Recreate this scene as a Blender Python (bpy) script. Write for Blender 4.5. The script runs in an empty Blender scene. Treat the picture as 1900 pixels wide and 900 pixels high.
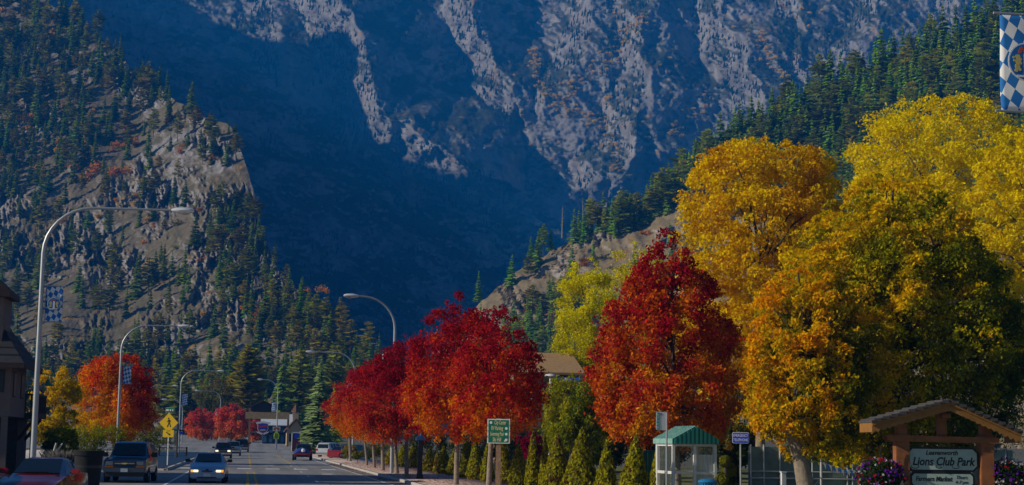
import bpy, bmesh, math, random
import numpy as np
from mathutils import Vector, Matrix
R = math.radians
scene = bpy.context.scene
COL = scene.collection
rng = np.random.default_rng(7)
random.seed(7)

# ------------------------------------------------------------------ camera
PW, PH, F = 1900.0, 900.0, 3000.0        # photo size and focal length in photo pixels
ROLL = R(0.8)
CAMH = 2.1
_vx, _vy = 458 - PW/2, 815 - PH/2        # where the road (+Y) vanishes
_ux = _vx*math.cos(ROLL) + _vy*math.sin(ROLL)
_uy = -_vx*math.sin(ROLL) + _vy*math.cos(ROLL)
_p = math.atan2(_uy, F)
_w = math.atan2(-_ux*math.cos(_p), F)
FWD = Vector((math.sin(_w)*math.cos(_p), math.cos(_w)*math.cos(_p), math.sin(_p)))
_r0 = Vector((math.cos(_w), -math.sin(_w), 0)); _u0 = _r0.cross(FWD)
RIGHT = _r0*math.cos(ROLL) + _u0*math.sin(ROLL)
UP = -_r0*math.sin(ROLL) + _u0*math.cos(ROLL)
EYE = Vector((0, 0, CAMH))
cam = bpy.data.cameras.new('camera'); camo = bpy.data.objects.new('camera', cam); COL.objects.link(camo)
cam.sensor_width = 36.0; cam.lens = 36.0*F/PW; cam.clip_start = 0.5; cam.clip_end = 12000
camo.matrix_world = Matrix(((RIGHT.x, UP.x, -FWD.x, EYE.x), (RIGHT.y, UP.y, -FWD.y, EYE.y), (RIGHT.z, UP.z, -FWD.z, EYE.z), (0, 0, 0, 1)))
scene.camera = camo

# ------------------------------------------------------------------ light
SUN_EL, SUN_BACK = 25.0, 5.0             # sun low on the left, a touch behind the viewer
TOSUN = Vector((-math.cos(R(SUN_EL))*math.cos(R(SUN_BACK)), -math.cos(R(SUN_EL))*math.sin(R(SUN_BACK)), math.sin(R(SUN_EL))))
sl = bpy.data.lights.new('sun', 'SUN'); sl.energy = 5.0; sl.angle = R(0.5); sl.color = (1.0, 0.90, 0.72)
so = bpy.data.objects.new('sun', sl); COL.objects.link(so); so.location = (-60, -10, 80)
so.rotation_euler = TOSUN.to_track_quat('Z', 'Y').to_euler()
world = bpy.data.worlds.new('World'); scene.world = world; world.use_nodes = True
wn = world.node_tree; bg = wn.nodes['Background']
sky = wn.nodes.new('ShaderNodeTexSky'); sky.sky_type = 'NISHITA'; sky.sun_disc = False
sky.sun_elevation = R(SUN_EL); sky.sun_rotation = math.atan2(TOSUN.x, TOSUN.y)
sky.air_density = 1.0; sky.dust_density = 0.0; sky.ozone_density = 6.0
wn.links.new(sky.outputs[0], bg.inputs[0]); bg.inputs[1].default_value = 0.05
scene.view_settings.view_transform = 'Standard'; scene.view_settings.look = 'None'
scene.view_settings.exposure = 0.20; scene.view_settings.gamma = 1.0
scene.cycles.max_bounces = 6; scene.cycles.diffuse_bounces = 2; scene.cycles.glossy_bounces = 3
scene.cycles.transmission_bounces = 4; scene.cycles.transparent_max_bounces = 8; scene.cycles.volume_bounces = 0
scene.cycles.use_denoising = True

# ------------------------------------------------------------------ pixel helpers (photo pixels -> places in the world)
def ray(px, py): return FWD + RIGHT*((px-PW/2)/F) + UP*(-(py-PH/2)/F)
def at(px, py, depth): return EYE + ray(px, py)*depth
def ground_z(y): return 0.0127*max(0.0, y-230)
def G(px, py):
    d = ray(px, py); t = -CAMH/d.z; return EYE + d*t
def base(px, depth):
    """ground point under image column px at camera depth"""
    p = at(px, 815, depth); return Vector((p.x, p.y, ground_z(p.y)))
def zat(P, py):
    """height above P.z whose image row is py"""
    lo, hi = -50.0, 400.0
    for _ in range(60):
        m = (lo+hi)/2; q = Vector((P.x, P.y, P.z+m)) - EYE
        y = PH/2 - F*q.dot(UP)/q.dot(FWD)
        if y > py: lo = m
        else: hi = m
    return m
def depth_of(P): return (Vector(P)-EYE).dot(FWD)
def pix(P):
    q = Vector(P)-EYE; d = q.dot(FWD); return PW/2+F*q.dot(RIGHT)/d, PH/2-F*q.dot(UP)/d

# ------------------------------------------------------------------ object helpers
def tag(o, label=None, cat=None, group=None, kind=None):
    if label: o['label'] = label
    if cat: o['category'] = cat
    if group: o['group'] = group
    if kind: o['kind'] = kind
    return o
def thing(name, loc, label, cat, rz=0.0, group=None):
    o = bpy.data.objects.new(name, None); COL.objects.link(o); o.empty_display_size = 0.3
    o.location = loc; o.rotation_euler = (0, 0, rz)
    return tag(o, label, cat, group)
def link(name, me, mat=None, parent=None, smooth=False):
    if mat is not None:
        for m in (mat if isinstance(mat, (list, tuple)) else [mat]): me.materials.append(m)
    if smooth:
        me.polygons.foreach_set('use_smooth', np.ones(len(me.polygons), bool))
    o = bpy.data.objects.new(name, me); COL.objects.link(o)
    if parent is not None: o.parent = parent
    return o
def mesh_np(name, v, f, col=None, mi=None):
    """v (N,3), f (M,k) arrays -> mesh; col (M,3) face colours"""
    v = np.asarray(v, np.float32); f = np.asarray(f, np.int32); m, k = f.shape
    me = bpy.data.meshes.new(name)
    me.vertices.add(len(v)); me.vertices.foreach_set('co', v.ravel())
    me.loops.add(m*k); me.loops.foreach_set('vertex_index', f.ravel())
    me.polygons.add(m); me.polygons.foreach_set('loop_start', np.arange(0, m*k, k, dtype=np.int32))
    me.polygons.foreach_set('loop_total', np.full(m, k, np.int32))
    if mi is not None: me.polygons.foreach_set('material_index', np.asarray(mi, np.int32))
    me.update(calc_edges=True)
    if col is not None:
        a = me.attributes.new('leafcol', 'FLOAT_COLOR', 'FACE')
        c = np.ones((m, 4), np.float32); c[:, :3] = col
        a.data.foreach_set('color', c.ravel())
    return me

class MB:
    """collects simple shapes into one mesh"""
    def __init__(self): self.v = []; self.f = []; self.m = []; self.mi = 0
    def _add(self, vs, fs):
        b = len(self.v); self.v += [tuple(p) for p in vs]; self.f += [tuple(b+i for i in q) for q in fs]; self.m += [self.mi]*len(fs)
        return self
    def box(self, x0, x1, y0, y1, z0, z1, M=None):
        vs = [Vector(p) for p in ((x0,y0,z0),(x1,y0,z0),(x1,y1,z0),(x0,y1,z0),(x0,y0,z1),(x1,y0,z1),(x1,y1,z1),(x0,y1,z1))]
        if M is not None: vs = [M @ p for p in vs]
        return self._add(vs, ((3,2,1,0),(4,5,6,7),(0,1,5,4),(1,2,6,5),(2,3,7,6),(3,0,4,7)))
    def cbox(self, c, s, M=None):
        return self.box(c[0]-s[0]/2, c[0]+s[0]/2, c[1]-s[1]/2, c[1]+s[1]/2, c[2]-s[2]/2, c[2]+s[2]/2, M)
    def bar(self, a, b, w, h=None, up=(0,0,1)):
        a, b = Vector(a), Vector(b); h = h or w; d = (b-a).normalized()
        s = d.cross(Vector(up)); s = s.normalized() if s.length > 1e-5 else Vector((1,0,0)); u = s.cross(d)
        vs = [p + s*(i*w/2) + u*(j*h/2) for p in (a, b) for i, j in ((-1,-1),(1,-1),(1,1),(-1,1))]
        return self._add(vs, ((0,1,2,3),(7,6,5,4),(0,4,5,1),(1,5,6,2),(2,6,7,3),(3,7,4,0)))
    def tube(self, pts, radii, n=8, cap=True):
        pts = [Vector(p) for p in pts]
        if not hasattr(radii, '__len__'): radii = [radii]*len(pts)
        vs, fs = [], []; ref = None
        for i, p in enumerate(pts):
            d = (pts[min(i+1, len(pts)-1)] - pts[max(i-1, 0)]).normalized()
            if ref is None: ref = d.orthogonal().normalized()
            ref = (ref - d*ref.dot(d)).normalized(); b = d.cross(ref)
            for k in range(n):
                a = 2*math.pi*k/n; vs.append(p + (ref*math.cos(a) + b*math.sin(a))*radii[i])
        for i in range(len(pts)-1):
            for k in range(n):
                k2 = (k+1) % n; fs.append((i*n+k, i*n+k2, (i+1)*n+k2, (i+1)*n+k))
        if cap: fs += [tuple(range(n-1, -1, -1)), tuple((len(pts)-1)*n+k for k in range(n))]
        return self._add(vs, fs)
    def lathe(self, prof, c=(0,0,0), n=16, sx=1, sy=1):
        vs, fs = [], []
        for r, z in prof:
            for k in range(n):
                a = 2*math.pi*k/n; vs.append((c[0]+r*sx*math.cos(a), c[1]+r*sy*math.sin(a), c[2]+z))
        for i in range(len(prof)-1):
            for k in range(n):
                k2 = (k+1) % n; fs.append((i*n+k, i*n+k2, (i+1)*n+k2, (i+1)*n+k))
        if prof[0][0] > 1e-4: fs.append(tuple(range(n-1, -1, -1)))
        if prof[-1][0] > 1e-4: fs.append(tuple((len(prof)-1)*n+k for k in range(n)))
        return self._add(vs, fs)
    def prism(self, poly, y0, y1, M=None):
        """poly of (x, z), extruded along y"""
        n = len(poly); vs = [Vector((x, y0, z)) for x, z in poly] + [Vector((x, y1, z)) for x, z in poly]
        if M is not None: vs = [M @ p for p in vs]
        fs = [tuple(range(n)), tuple(range(2*n-1, n-1, -1))] + [((i+1) % n, i, n+i, n+(i+1) % n) for i in range(n)]
        return self._add(vs, fs)
    def quad(self, *p): return self._add([Vector(q) for q in p], (tuple(range(len(p))),))
    def build(self, name, mat, parent=None, smooth=False, bevel=0, loc=None):
        me = bpy.data.meshes.new(name); me.from_pydata(self.v, [], self.f)
        me.polygons.foreach_set('material_index', self.m); me.update()
        bm = bmesh.new(); bm.from_mesh(me); bmesh.ops.recalc_face_normals(bm, faces=bm.faces)
        if bevel: bmesh.ops.bevel(bm, geom=[e for e in bm.edges if len(e.link_faces) == 2 and e.calc_face_angle(0) > 0.5], offset=bevel, segments=2, affect='EDGES', clamp_overlap=True)
        bm.to_mesh(me); bm.free()
        o = link(name, me, mat, parent, False)
        if smooth:
            me.polygons.foreach_set('use_smooth', np.ones(len(me.polygons), bool))
            try: me.set_sharp_from_angle(angle=R(38))
            except Exception: pass
        if loc is not None: o.location = loc
        return o

def copy_tree(o, parent=None):
    c = o.copy(); COL.objects.link(c); c.parent = parent
    for ch in KIDS.get(o.name, []): copy_tree(ch, c)
    return c
KIDS = {}
def index_kids():
    KIDS.clear()
    for o in COL.objects:
        if o.parent: KIDS.setdefault(o.parent.name, []).append(o)

# ------------------------------------------------------------------ materials
MATS = {}
def mat(name, c, rough=0.7, metal=0.0, var=0.15, scale=6.0, bump=0.0, spec=0.5, emit=None, alpha=None, c2=None, trans=0.0, coat=0.0):
    if name in MATS: return MATS[name]
    m = bpy.data.materials.new(name); m.use_nodes = True; nt = m.node_tree; b = nt.nodes['Principled BSDF']
    b.inputs['Roughness'].default_value = rough; b.inputs['Metallic'].default_value = metal
    b.inputs['Specular IOR Level'].default_value = spec
    if coat: b.inputs['Coat Weight'].default_value = coat; b.inputs['Coat Roughness'].default_value = 0.05
    if trans: b.inputs['Transmission Weight'].default_value = trans
    if alpha is not None: b.inputs['Alpha'].default_value = alpha
    tc = nt.nodes.new('ShaderNodeTexCoord'); n = nt.nodes.new('ShaderNodeTexNoise')
    n.inputs['Scale'].default_value = scale; n.inputs['Detail'].default_value = 5; n.inputs['Roughness'].default_value = 0.65
    nt.links.new(tc.outputs['Object'], n.inputs['Vector'])
    r = nt.nodes.new('ShaderNodeValToRGB'); nt.links.new(n.outputs['Fac'], r.inputs[0])
    lo = tuple(x*(1-var) for x in c); hi = tuple(min(1, x*(1+var)) for x in c)
    if c2: lo, hi = c, c2
    r.color_ramp.elements[0].position = 0.3; r.color_ramp.elements[1].position = 0.7
    r.color_ramp.elements[0].color = (*lo, 1); r.color_ramp.elements[1].color = (*hi, 1)
    nt.links.new(r.outputs[0], b.inputs['Base Color'])
    if bump:
        bn = nt.nodes.new('ShaderNodeBump'); bn.inputs['Strength'].default_value = bump; bn.inputs['Distance'].default_value = 0.05
        nt.links.new(n.outputs['Fac'], bn.inputs['Height']); nt.links.new(bn.outputs[0], b.inputs['Normal'])
    if emit:
        b.inputs['Emission Color'].default_value = (*emit[0], 1); b.inputs['Emission Strength'].default_value = emit[1]
    MATS[name] = m; return m
def leaf_mat(name, transl=0.35, gain=1.0):
    if name in MATS: return MATS[name]
    m = bpy.data.materials.new(name); m.use_nodes = True; nt = m.node_tree; nt.nodes.remove(nt.nodes['Principled BSDF'])
    out = nt.nodes['Material Output']; a = nt.nodes.new('ShaderNodeAttribute'); a.attribute_name = 'leafcol'
    d = nt.nodes.new('ShaderNodeBsdfDiffuse'); t = nt.nodes.new('ShaderNodeBsdfTranslucent'); mx = nt.nodes.new('ShaderNodeMixShader')
    mx.inputs[0].default_value = transl
    nt.links.new(a.outputs['Color'], d.inputs[0]); nt.links.new(a.outputs['Color'], t.inputs[0])
    nt.links.new(d.outputs[0], mx.inputs[1]); nt.links.new(t.outputs[0], mx.inputs[2]); nt.links.new(mx.outputs[0], out.inputs[0])
    MATS[name] = m; return m

# ------------------------------------------------------------------ noise
_perm = np.random.default_rng(3).permutation(512); _perm = np.concatenate([_perm, _perm, _perm])
_ga = np.random.default_rng(4).uniform(0, 2*np.pi, 512)
def perlin(x, y):
    xi = np.floor(x).astype(int); yi = np.floor(y).astype(int); xf = x-xi; yf = y-yi
    u = xf*xf*xf*(xf*(xf*6-15)+10); v = yf*yf*yf*(yf*(yf*6-15)+10)
    def g(a, b, dx, dy):
        h = _ga[_perm[(_perm[a & 511]+b) & 511]]; return np.cos(h)*dx + np.sin(h)*dy
    n00 = g(xi, yi, xf, yf); n10 = g(xi+1, yi, xf-1, yf); n01 = g(xi, yi+1, xf, yf-1); n11 = g(xi+1, yi+1, xf-1, yf-1)
    return (n00*(1-u)+n10*u)*(1-v) + (n01*(1-u)+n11*u)*v
def fbm(x, y, o=5, ridged=False, gain=0.5):
    s = np.zeros_like(np.asarray(x, float)); a = 1.0; f = 1.0
    for i in range(o):
        n = perlin(x*f+17.3*i, y*f-9.1*i)*1.4
        s += a*((0.5-np.abs(n))*2-0.5 if ridged else n); a *= gain; f *= 2.03
    return s
def poly_dist(U, V, pts):
    """distance to a polyline, signed by side (+ right of the direction of travel on screen), and the fraction along"""
    best = np.full(U.shape, 1e9); sg = np.zeros(U.shape); tt = np.zeros(U.shape)
    for i in range(len(pts)-1):
        (ax, ay), (bx, by) = pts[i], pts[i+1]; dx, dy = bx-ax, by-ay; L2 = dx*dx+dy*dy
        t = np.clip(((U-ax)*dx+(V-ay)*dy)/L2, 0, 1); ex = U-(ax+t*dx); ey = V-(ay+t*dy); d = np.hypot(ex, ey)
        c = ex*dy - ey*dx; m = d < best
        best = np.where(m, d, best); sg = np.where(m, np.sign(c), sg); tt = np.where(m, (i+t)/(len(pts)-1), tt)
    return best, sg, tt
def in_poly(x, y, poly):
    x = np.asarray(x); y = np.asarray(y); r = np.zeros(x.shape, bool); n = len(poly)
    for i in range(n):
        (x1, y1), (x2, y2) = poly[i], poly[(i+1) % n]
        c = ((y1 > y) != (y2 > y)) & (x < (x2-x1)*(y-y1)/((y2-y1) if y2 != y1 else 1e-9)+x1); r ^= c
    return r
# ------------------------------------------------------------------ the air
HAZE_DENS = 2.2e-4
hz = MB().box(-2600, 2600, -120, 4600, -4, 1290).build('haze', None)
hm = bpy.data.materials.new('haze_air'); hm.use_nodes = True; nt = hm.node_tree; nt.nodes.remove(nt.nodes['Principled BSDF'])
pv = nt.nodes.new('ShaderNodeVolumePrincipled'); pv.inputs['Color'].default_value = (0.006, 0.29, 1.0, 1); pv.inputs['Density'].default_value = HAZE_DENS
pv.inputs['Anisotropy'].default_value = 0.0
nt.links.new(pv.outputs[0], nt.nodes['Material Output'].inputs['Volume'])
hz.data.materials.append(hm); tag(hz, kind='stuff')
# ================================================================== TERRAIN
def rays_np(U, V):
    a = (U-PW/2)/F; b = -(V-PH/2)/F
    return np.stack([FWD.x+RIGHT.x*a+UP.x*b, FWD.y+RIGHT.y*a+UP.y*b, FWD.z+RIGHT.z*a+UP.z*b], -1)
def grid_mesh(name, P, mtl, kind='structure', smooth=False):
    h, w, _ = P.shape; idx = np.arange(h*w).reshape(h, w)
    f = np.stack([idx[:-1,:-1], idx[:-1,1:], idx[1:,1:], idx[1:,:-1]], -1).reshape(-1, 4)
    o = link(name, mesh_np(name, P.reshape(-1, 3), f), mtl, None, smooth); return tag(o, kind=kind)
def rock_mat(name, rock, rock2, veg, veg2, veg_cut=0.5, scale=0.02, streak=0.03, bump=1.0, autumn=None):
    m = bpy.data.materials.new(name); m.use_nodes = True; nt = m.node_tree; b = nt.nodes['Principled BSDF']; L = nt.links.new
    b.inputs['Roughness'].default_value = 0.95; b.inputs['Specular IOR Level'].default_value = 0.1
    tc = nt.nodes.new('ShaderNodeTexCoord'); geo = nt.nodes.new('ShaderNodeNewGeometry')
    def noise(s, det=6, rough=0.6, vec=None, dist=0.0):
        n = nt.nodes.new('ShaderNodeTexNoise'); n.inputs['Scale'].default_value = s; n.inputs['Detail'].default_value = det
        n.inputs['Roughness'].default_value = rough; n.inputs['Distortion'].default_value = dist
        L(vec or tc.outputs['Object'], n.inputs['Vector']); return n.outputs['Fac']
    def ramp(fac, stops):
        r = nt.nodes.new('ShaderNodeValToRGB'); L(fac, r.inputs[0]); e = r.color_ramp.elements
        while len(e) < len(stops): e.new(0.5)
        for q, (p, c) in zip(e, stops): q.position = p; q.color = (*c, 1)
        return r.outputs[0]
    def mix(fac, a, c):
        x = nt.nodes.new('ShaderNodeMix'); x.data_type = 'RGBA'; L(fac, x.inputs[0]); L(a, x.inputs[6]); L(c, x.inputs[7]); return x.outputs[2]
    mp = nt.nodes.new('ShaderNodeMapping'); L(tc.outputs['Object'], mp.inputs[0])
    mp.inputs['Rotation'].default_value = (0.4, R(35), 0.2); mp.inputs['Scale'].default_value = (1, 1, 0.5)
    rk = ramp(noise(streak, 9, 0.72, mp.outputs[0], 0.6), [(0.3, rock2), (0.48, tuple((a+c)/2 for a, c in zip(rock, rock2))), (0.66, rock)])
    vg = ramp(noise(scale*4, 6, 0.7), [(0.35, veg), (0.65, veg2)])
    nz = nt.nodes.new('ShaderNodeSeparateXYZ'); L(geo.outputs['Normal'], nz.inputs[0])
    big = noise(scale, 7, 0.68)
    ad = nt.nodes.new('ShaderNodeMath'); ad.operation = 'MULTIPLY_ADD'; L(nz.outputs[2], ad.inputs[0]); ad.inputs[1].default_value = 0.35; L(big, ad.inputs[2])
    fac = ramp(ad.outputs[0], [(veg_cut-0.05, (0,0,0)), (veg_cut+0.07, (1,1,1))])
    c = mix(fac, rk, vg)
    if autumn:
        au = ramp(noise(scale*1.7, 8, 0.75, None, 0.4), [(0.58, (0,0,0)), (0.66, (0.8,0.8,0.8))])
        cr = nt.nodes.new('ShaderNodeRGB'); cr.outputs[0].default_value = (*autumn, 1); c = mix(au, c, cr.outputs[0])
    L(c, b.inputs['Base Color'])
    bn = nt.nodes.new('ShaderNodeBump'); bn.inputs['Strength'].default_value = bump; bn.inputs['Distance'].default_value = 1.0/ (streak*14)
    L(noise(streak*2.2, 10, 0.75, mp.outputs[0], 0.5), bn.inputs['Height']); L(bn.outputs[0], b.inputs['Normal'])
    return m

# ---- the far mountain: rock ribs coming down to the lower right
RIBS = [  # crest (photo pixels, top to bottom), how far it stands out (m), width left / right (px)
 ([(500,-160),(505,0),(512,70)], 35, 110, 60),
 ([(600,-160),(640,20),(690,110),(714,225),(760,250),(858,298)], 190, 130, 90),
 ([(850,-160),(880,0),(897,60),(938,160)], 95, 95, 60),
 ([(1085,-160),(1098,0),(1100,60),(1070,120),(1015,185)], 80, 140, 50),
 ([(1215,-160),(1205,0),(1190,100),(1200,180),(1175,280),(1150,330)], 115, 130, 80),
 ([(1340,-160),(1345,50),(1385,95),(1420,170),(1400,300)], 95, 150, 60),
 ([(1500,-160),(1480,40),(1500,140),(1480,260)], 65, 100, 45),
 ([(1650,-160),(1625,30),(1570,90),(1520,180)], 70, 110, 45),
 ([(1830,-160),(1790,20),(1740,120)], 50, 100, 60),
]
def far_depth(U, V, fine=True):
    D = 2350 + 1.05*(700-V) + 0.1*(U-900) - 0.52*np.clip(U-960, 0, None)*np.clip((400-V)/120, 0, 1) - 0.15*np.clip(U-400, 0, 560)
    off = np.zeros(U.shape)
    WU = U + 22*fbm(U/90, V/90, 3); WV = V + 22*fbm(U/90+40, V/90, 3)
    for pts, amp, wl, wr in RIBS:
        d, s, t = poly_dist(WU, WV, pts); w = np.where(s > 0, wl, wr)     # travelling down, the right hand is screen left
        off = np.maximum(off, amp*np.clip(1-d/w, 0, 1)**0.9)
    D = D - off
    if fine:
        X = (U*0.83+V*0.56); Y = (-U*0.56+V*0.83)
        D = D - 20*fbm(X/190, Y/100, 3) - 7*fbm(X/60, Y/34, 4, True) - 4.2*fbm(X/22, Y/11, 4, True, 0.6) - 1.6*fbm(X/7, Y/5, 2, True)
    return D
def relief(name, U, V, D, mtl, back=True):
    P = np.array(EYE)[None, None] + rays_np(U, V)*D[..., None]
    if back:                                        # the far side of the crest runs away and down
        rows = []
        for k in range(1, 9):
            q = P[-1].copy(); q[:, 1] += 60*k; q[:, 2] -= 45*k + 3*k*k; rows.append(q)
        P = np.concatenate([P, np.stack(rows)], 0)
    return grid_mesh(name, P, mtl)
M_far = rock_mat('far_rock', (0.37,0.345,0.325), (0.10,0.095,0.09), (0.03,0.042,0.024), (0.08,0.08,0.035), 0.68, 0.012, 0.03, 1.0, (0.36,0.21,0.05))
us = np.arange(-330, 2260, 2.6); vs = np.arange(700, -110, -2.6)
U, V = np.meshgrid(us, vs); relief('mountain', U, V, far_depth(U, V), M_far)

# ---- the left hill
SKY_L = [(-420,-330),(0,-70),(90,5),(180,65),(250,130),(300,168),(350,203),(430,237),(452,290),(470,350),(482,420),(510,490),(560,560),(640,628),(720,690),(800,745)]
def left_depth(U, V, fine=True):
    D = 640 + 0.72*(740-V) - 0.13*(U-250)
    d, s, t = poly_dist(U, V, [(425,150),(432,240),(405,340),(372,450),(352,560),(350,640)])
    D = D + np.where(s < 0, np.clip(d, 0, 170)*0.42, 0) * np.clip((640-V)/120, 0, 1)
    d2, s2, t2 = poly_dist(U, V, [(200,330),(190,450),(120,600)])
    D = D - 16*np.clip(1-d2/90, 0, 1)
    d3, s3, t3 = poly_dist(U, V, [(470,600),(440,640),(400,700)]); D = D - 14*np.clip(1-d3/60, 0, 1)
    d4, s4, t4 = poly_dist(U, V, [(570,630),(550,660),(540,720)]); D = D - 14*np.clip(1-d4/70, 0, 1)
    if fine:
        X = (U*0.8-V*0.6); Y = (U*0.6+V*0.8)
        crag = np.clip(fbm(U/130+5, V/100, 4)*1.1 + np.interp(V, [60,260,380,560,640,700], [-0.35,-0.1,0.35,0.25,0.1,-0.2]) + np.interp(U, [250,420], [0,0.25]), 0.04, 1)
        D = D - 9*fbm(X/140, Y/100, 3) - crag*(19*fbm(U/52, V/85, 4, True, 0.55) + 9*fbm(U/17, V/30, 4, True, 0.6) + 3.5*fbm(U/6, V/9, 2, True)) - 1.2*fbm(X/24, Y/10, 4, True)
    return D
us = np.arange(-420, 800, 1.8); tn = np.linspace(0, 1, 480)
sk = np.interp(us, [p[0] for p in SKY_L], [p[1] for p in SKY_L]) + 7*fbm(us/40, us*0+3, 4)
U = np.repeat(us[None], len(tn), 0); V = 840 + (sk[None]-840)*tn[:, None]
M_left = rock_mat('hill_rock', (0.40,0.37,0.355), (0.12,0.11,0.11), (0.21,0.16,0.105), (0.11,0.10,0.048), 0.66, 0.02, 0.11, 1.0, (0.34,0.19,0.03))
relief('left_hill', U, V, left_depth(U, V), M_left)

# ---- the right hill
SKY_R = [(700,745),(780,680),(860,600),(890,562),(960,502),(1030,462),(1100,428),(1200,395),(1250,362),(1300,318),(1400,254),(1500,202),(1600,158),(1700,120),(1800,80),(1900,40),(2300,-150)]
def right_depth(U, V, fine=True):
    D = 690 + 0.50*(740-V) - 0.19*(U-900)
    if fine:
        X = (U*0.8+V*0.6); Y = (-U*0.6+V*0.8)
        crag = np.clip(fbm(U/90+9, V/60, 4)*1.2 + 0.15, 0.05, 1)
        D = D - 8*fbm(X/120, Y/80, 3) - crag*(8*fbm(X/46, Y/20, 4, True) + 4*fbm(X/16, Y/8, 4, True, 0.6)) - 1.0*fbm(X/24, Y/10, 4, True)
    return D
us = np.arange(700, 2300, 2.6); tn = np.linspace(0, 1, 230)
sk = np.interp(us, [p[0] for p in SKY_R], [p[1] for p in SKY_R]) + 5*fbm(us/30, us*0+8, 4)
U = np.repeat(us[None], len(tn), 0); V = 860 + (sk[None]-860)*tn[:, None]
M_right = rock_mat('right_hill_rock', (0.48,0.43,0.39), (0.16,0.145,0.14), (0.35,0.26,0.15), (0.20,0.16,0.08), 0.58, 0.022, 0.11, 1.0, (0.32,0.17,0.04))
relief('right_hill', U, V, right_depth(U, V), M_right)

# ---- the mountain across the valley on the left, out of frame, that shades the canyon
PROF = [(400,10),(1500,30),(1750,300),(1950,620),(2150,880),(2300,980),(2490,1024),(2560,1090),(2620,1190),(2670,1225),(2720,1234),(2790,1174),(2900,1176),(3000,1224),(3150,1150),(3300,950),(3500,700),(3800,450)]
ys = np.arange(400, 3800, 12.0); xs = np.linspace(-1, 1, 70)
hc = np.interp(ys, [p[0] for p in PROF], [p[1] for p in PROF]) + 14*fbm(ys/90, ys*0+2, 5)
XX, YY = np.meshgrid(xs, ys); w = np.clip(hc*0.42, 100, 480)[:, None]
Z = hc[:, None]*(1-np.abs(XX)**1.2) - 20 + 60*fbm(XX*4, YY/160, 4)*(1-np.abs(XX))*np.abs(XX)*2
P = np.stack([-900 + XX*w*np.where(XX > 0, 1.0, 1.9), YY, Z], -1)
grid_mesh('shading_mountain', P, M_far)

# ---- ground
def ground_mat():
    m = mat('ground_dirt', (0.16,0.13,0.09), 0.95, var=0.3, scale=0.15, c2=(0.09,0.10,0.045)); return m
ys = np.concatenate([np.arange(-80, 400, 10.0), np.arange(400, 1500, 40)]); xs = np.concatenate([np.arange(-1200, -100, 60.0), np.arange(-100, 100, 10.0), np.arange(100, 1300, 60.0)])
XX, YY = np.meshgrid(xs, ys); ZZ = 0.0127*np.clip(YY-230, 0, None) - 0.03
grid_mesh('ground', np.stack([XX, YY, ZZ], -1), ground_mat())
# ================================================================== CONIFERS
M_needle = leaf_mat('needles', 0.35)
M_bark = mat('bark', (0.12,0.09,0.065), 0.95, var=0.4, scale=3, bump=0.5)
M_bark_grey = mat('bark_grey', (0.30,0.26,0.21), 0.95, var=0.35, scale=5, bump=0.5)
def conifer_arrays(seed, kind='fir', whorls=17, per=7):
    """unit height; returns verts, quads, material index, colour"""
    r = np.random.default_rng(seed); v = []; f = []; mi = []; c = []
    def q(pts, m, col):
        b = len(v); v.extend(pts); f.append((b, b+1, b+2, b+3)); mi.append(m); c.append(col)
    n = 5; t0 = {'fir': 0.06, 'pine': 0.30, 'spruce': 0.03}[kind]; R0 = {'fir': 0.19, 'pine': 0.21, 'spruce': 0.20}[kind]
    for k in range(n):
        a, b2 = 2*np.pi*k/n, 2*np.pi*(k+1)/n; rr = 0.013
        q([(rr*np.cos(a), rr*np.sin(a), -0.08), (rr*np.cos(b2), rr*np.sin(b2), -0.08), (0.002*np.cos(b2), 0.002*np.sin(b2), 0.98), (0.002*np.cos(a), 0.002*np.sin(a), 0.98)], 0, (0.1,0.07,0.05))
    base_c = {'fir': (0.095,0.155,0.024), 'pine': (0.16,0.175,0.026), 'spruce': (0.12,0.18,0.12)}[kind]
    lop = r.uniform(0, 6.28)
    for i in range(whorls):
        t = t0 + (1-t0)*((i+r.uniform(-.3,.3))/whorls); t = min(max(t, t0), 0.985)
        h = (t-t0)/(1-t0)
        rad = R0*((1-h)**0.85*0.95+0.05) if kind != 'pine' else R0*(math.sin(min(1, (1-h)*1.25+0.10)*math.pi*0.62))*(0.75+0.5*r.random())
        for k in range(per):
            if r.random() < (0.10 if kind != 'pine' else 0.22): continue
            a = 2*np.pi*(k/per) + i*1.1 + r.uniform(-.35,.35)
            L = rad*r.uniform(0.65, 1.15)*(1+0.18*np.cos(a-lop)); dr = r.uniform(0.15, 0.5) if kind != 'pine' else r.uniform(-0.35, 0.2)
            jz = 0.03 if kind == 'spruce' else 0.012; z = t + r.uniform(-jz,jz); w = L*r.uniform(0.28,0.42)*(0.75 if whorls > 20 else 1)+0.008*(15/max(15,whorls))
            ca, sa = np.cos(a), np.sin(a); col = np.array(base_c)*r.uniform(0.5, 1.6)*np.array([r.uniform(.85,1.25),1,r.uniform(.8,1.1)])
            m = 0.55
            tip = (L*ca, L*sa, z-dr*L); s1 = (m*L*ca-w*sa, m*L*sa+w*ca, z-dr*L*0.75-0.010); s2 = (m*L*ca+w*sa, m*L*sa-w*ca, z-dr*L*0.75-0.010)
            q([(0,0,z+0.01), s1, tip, s2], 1, col)
            hgt = 0.018*(15/max(15,whorls))+0.10*L
            q([(0.1*L*ca,0.1*L*sa,z), (m*L*ca,m*L*sa,z-dr*L*0.5-hgt), tip, (m*L*ca,m*L*sa,z-dr*L*0.5+hgt*0.5)], 1, col*0.95)
    for k in range(3):
        a = k*2.1; q([(0,0,0.93), (0.014*np.cos(a),0.014*np.sin(a),0.955), (0,0,1.0), (-0.006*np.cos(a),-0.006*np.sin(a),0.955)], 1, base_c)
    return np.array(v), np.array(f), np.array(mi), np.array(c)
CON = [conifer_arrays(s, 'fir') for s in range(5)] + [conifer_arrays(20+s, 'pine', 13+2*s, 5+s%3) for s in range(4)]
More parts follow.
